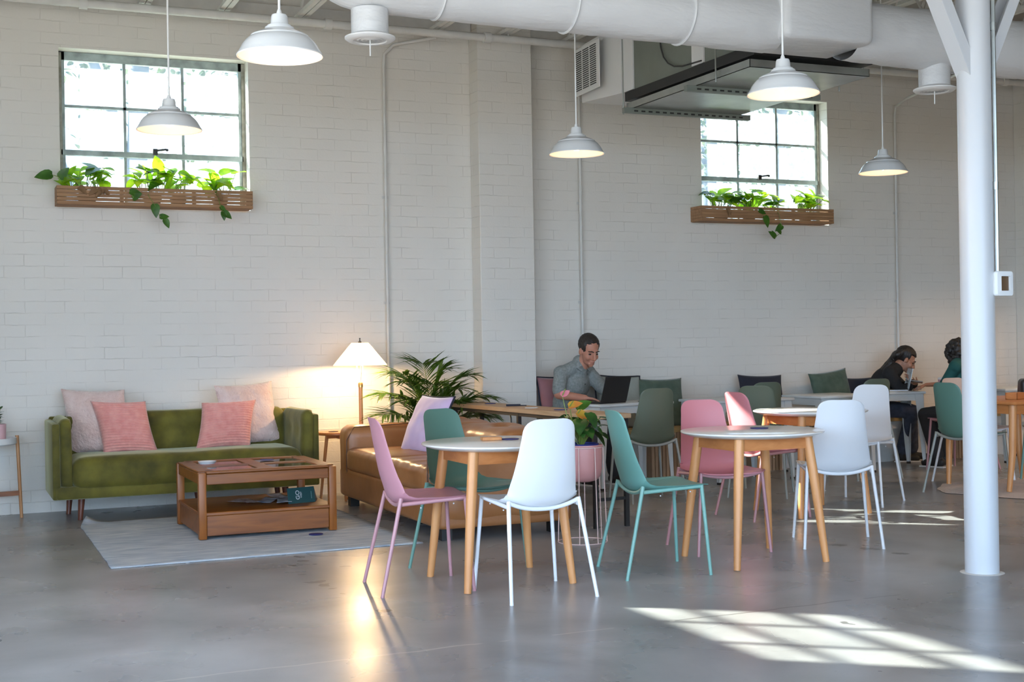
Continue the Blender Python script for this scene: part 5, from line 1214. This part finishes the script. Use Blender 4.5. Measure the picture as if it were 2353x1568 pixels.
tree((1.1, 8.5, -.3), 'leaning pale tree farther behind the left window', [([(.9, 0, 0), (.55, 0, 3.4), (-.1, 0, 5.6), (-.6, 0, 8)], [.22, .18, .15, .1])], [((1.2, 1, 5.5), (2.2, 1, 1.6), 420), ((-1.2, 1, 6.5), (1.6, 1, 1.5), 300)], 0, 2, M['treeleaf2'], .14)
tree((10.6, 4.6, -.3), 'leafy tree filling the view of the right window', [([(0, 0, 0), (.05, 0, 3), (.3, 0, 5.2), (.3, .1, 8)], [.18, .15, .12, .08])], [((-.6, .2, 4.6), (1.7, 1, 1.4), 1100), ((1.0, .3, 5.6), (1.8, 1, 1.4), 800), ((.6, .4, 4.0), (1.5, 1, 1.), 700)], 0, 3, M['treeleaf'], .08)
tree((12.6, 9.5, -.3), 'yellowing tree farther behind the right window', [([(0, 0, 0), (.1, 0, 4), (.4, 0, 9)], [.2, .16, .08])], [((-.4, .4, 5.4), (2.6, 1.2, 2.2), 800), ((1.4, .4, 6.6), (2., 1.2, 1.6), 400)], 0, 4, M['treeleaf2'], .13)

# ------------------------------------------------------------------ light and camera
w = bpy.data.worlds.new('World'); SC.world = w; w.use_nodes = True; nt = w.node_tree; N = nt.nodes; L = nt.links
bg = N['Background']; tc = N.new('ShaderNodeTexCoord'); sp = N.new('ShaderNodeSeparateXYZ'); rp = N.new('ShaderNodeValToRGB')
L.new(tc.outputs['Generated'], sp.inputs[0]); mr = N.new('ShaderNodeMapRange'); mr.inputs['From Min'].default_value = -1; L.new(sp.outputs['Z'], mr.inputs['Value']); L.new(mr.outputs['Result'], rp.inputs['Fac'])
e = rp.color_ramp.elements; e[0].position = .46; e[0].color = (.34, .34, .32, 1); e[1].position = .52; e[1].color = (.55, .755, 1.0, 1); q = e.new(.95); q.color = (.36, .58, 1., 1)
L.new(rp.outputs['Color'], bg.inputs['Color']); bg.inputs['Strength'].default_value = WORLD
sd = bpy.data.lights.new('sun', 'SUN'); sd.energy = SUN; sd.angle = .009; sd.color = (1, .93, .80)
so = bpy.data.objects.new('sun', sd); COL.objects.link(so); so.rotation_euler = V(SUNDIR).to_track_quat('-Z', 'Y').to_euler()

cd = bpy.data.cameras.new('camera'); cam = bpy.data.objects.new('camera', cd); COL.objects.link(cam); SC.camera = cam
cd.sensor_width = 36; cd.sensor_fit = 'HORIZONTAL'; cd.lens = 2981.1/2353*36; cd.clip_end = 200
yaw, pit, rol = [math.radians(a) for a in (23.646, .032, -.961)]
fw = V((math.sin(yaw)*math.cos(pit), math.cos(yaw)*math.cos(pit), math.sin(pit))); rt_ = V((math.cos(yaw), -math.sin(yaw), 0)); up = rt_.cross(fw)
r2 = rt_*math.cos(rol)+up*math.sin(rol); u2 = -rt_*math.sin(rol)+up*math.cos(rol)
cam.matrix_world = Matrix(((r2.x, u2.x, -fw.x, 0), (r2.y, u2.y, -fw.y, -10.588), (r2.z, u2.z, -fw.z, 1.25), (0, 0, 0, 1)))
vs = SC.view_settings; vs.view_transform = 'Standard'; vs.look = 'None'; vs.gamma = 1; vs.use_curve_mapping = False; vs.exposure = EXPO; SC.display_settings.display_device = 'sRGB'
SC.cycles.use_denoising = True; SC.cycles.max_bounces = 10; SC.cycles.diffuse_bounces = 5; SC.cycles.sample_clamp_indirect = 6; SC.cycles.transparent_max_bounces = 8
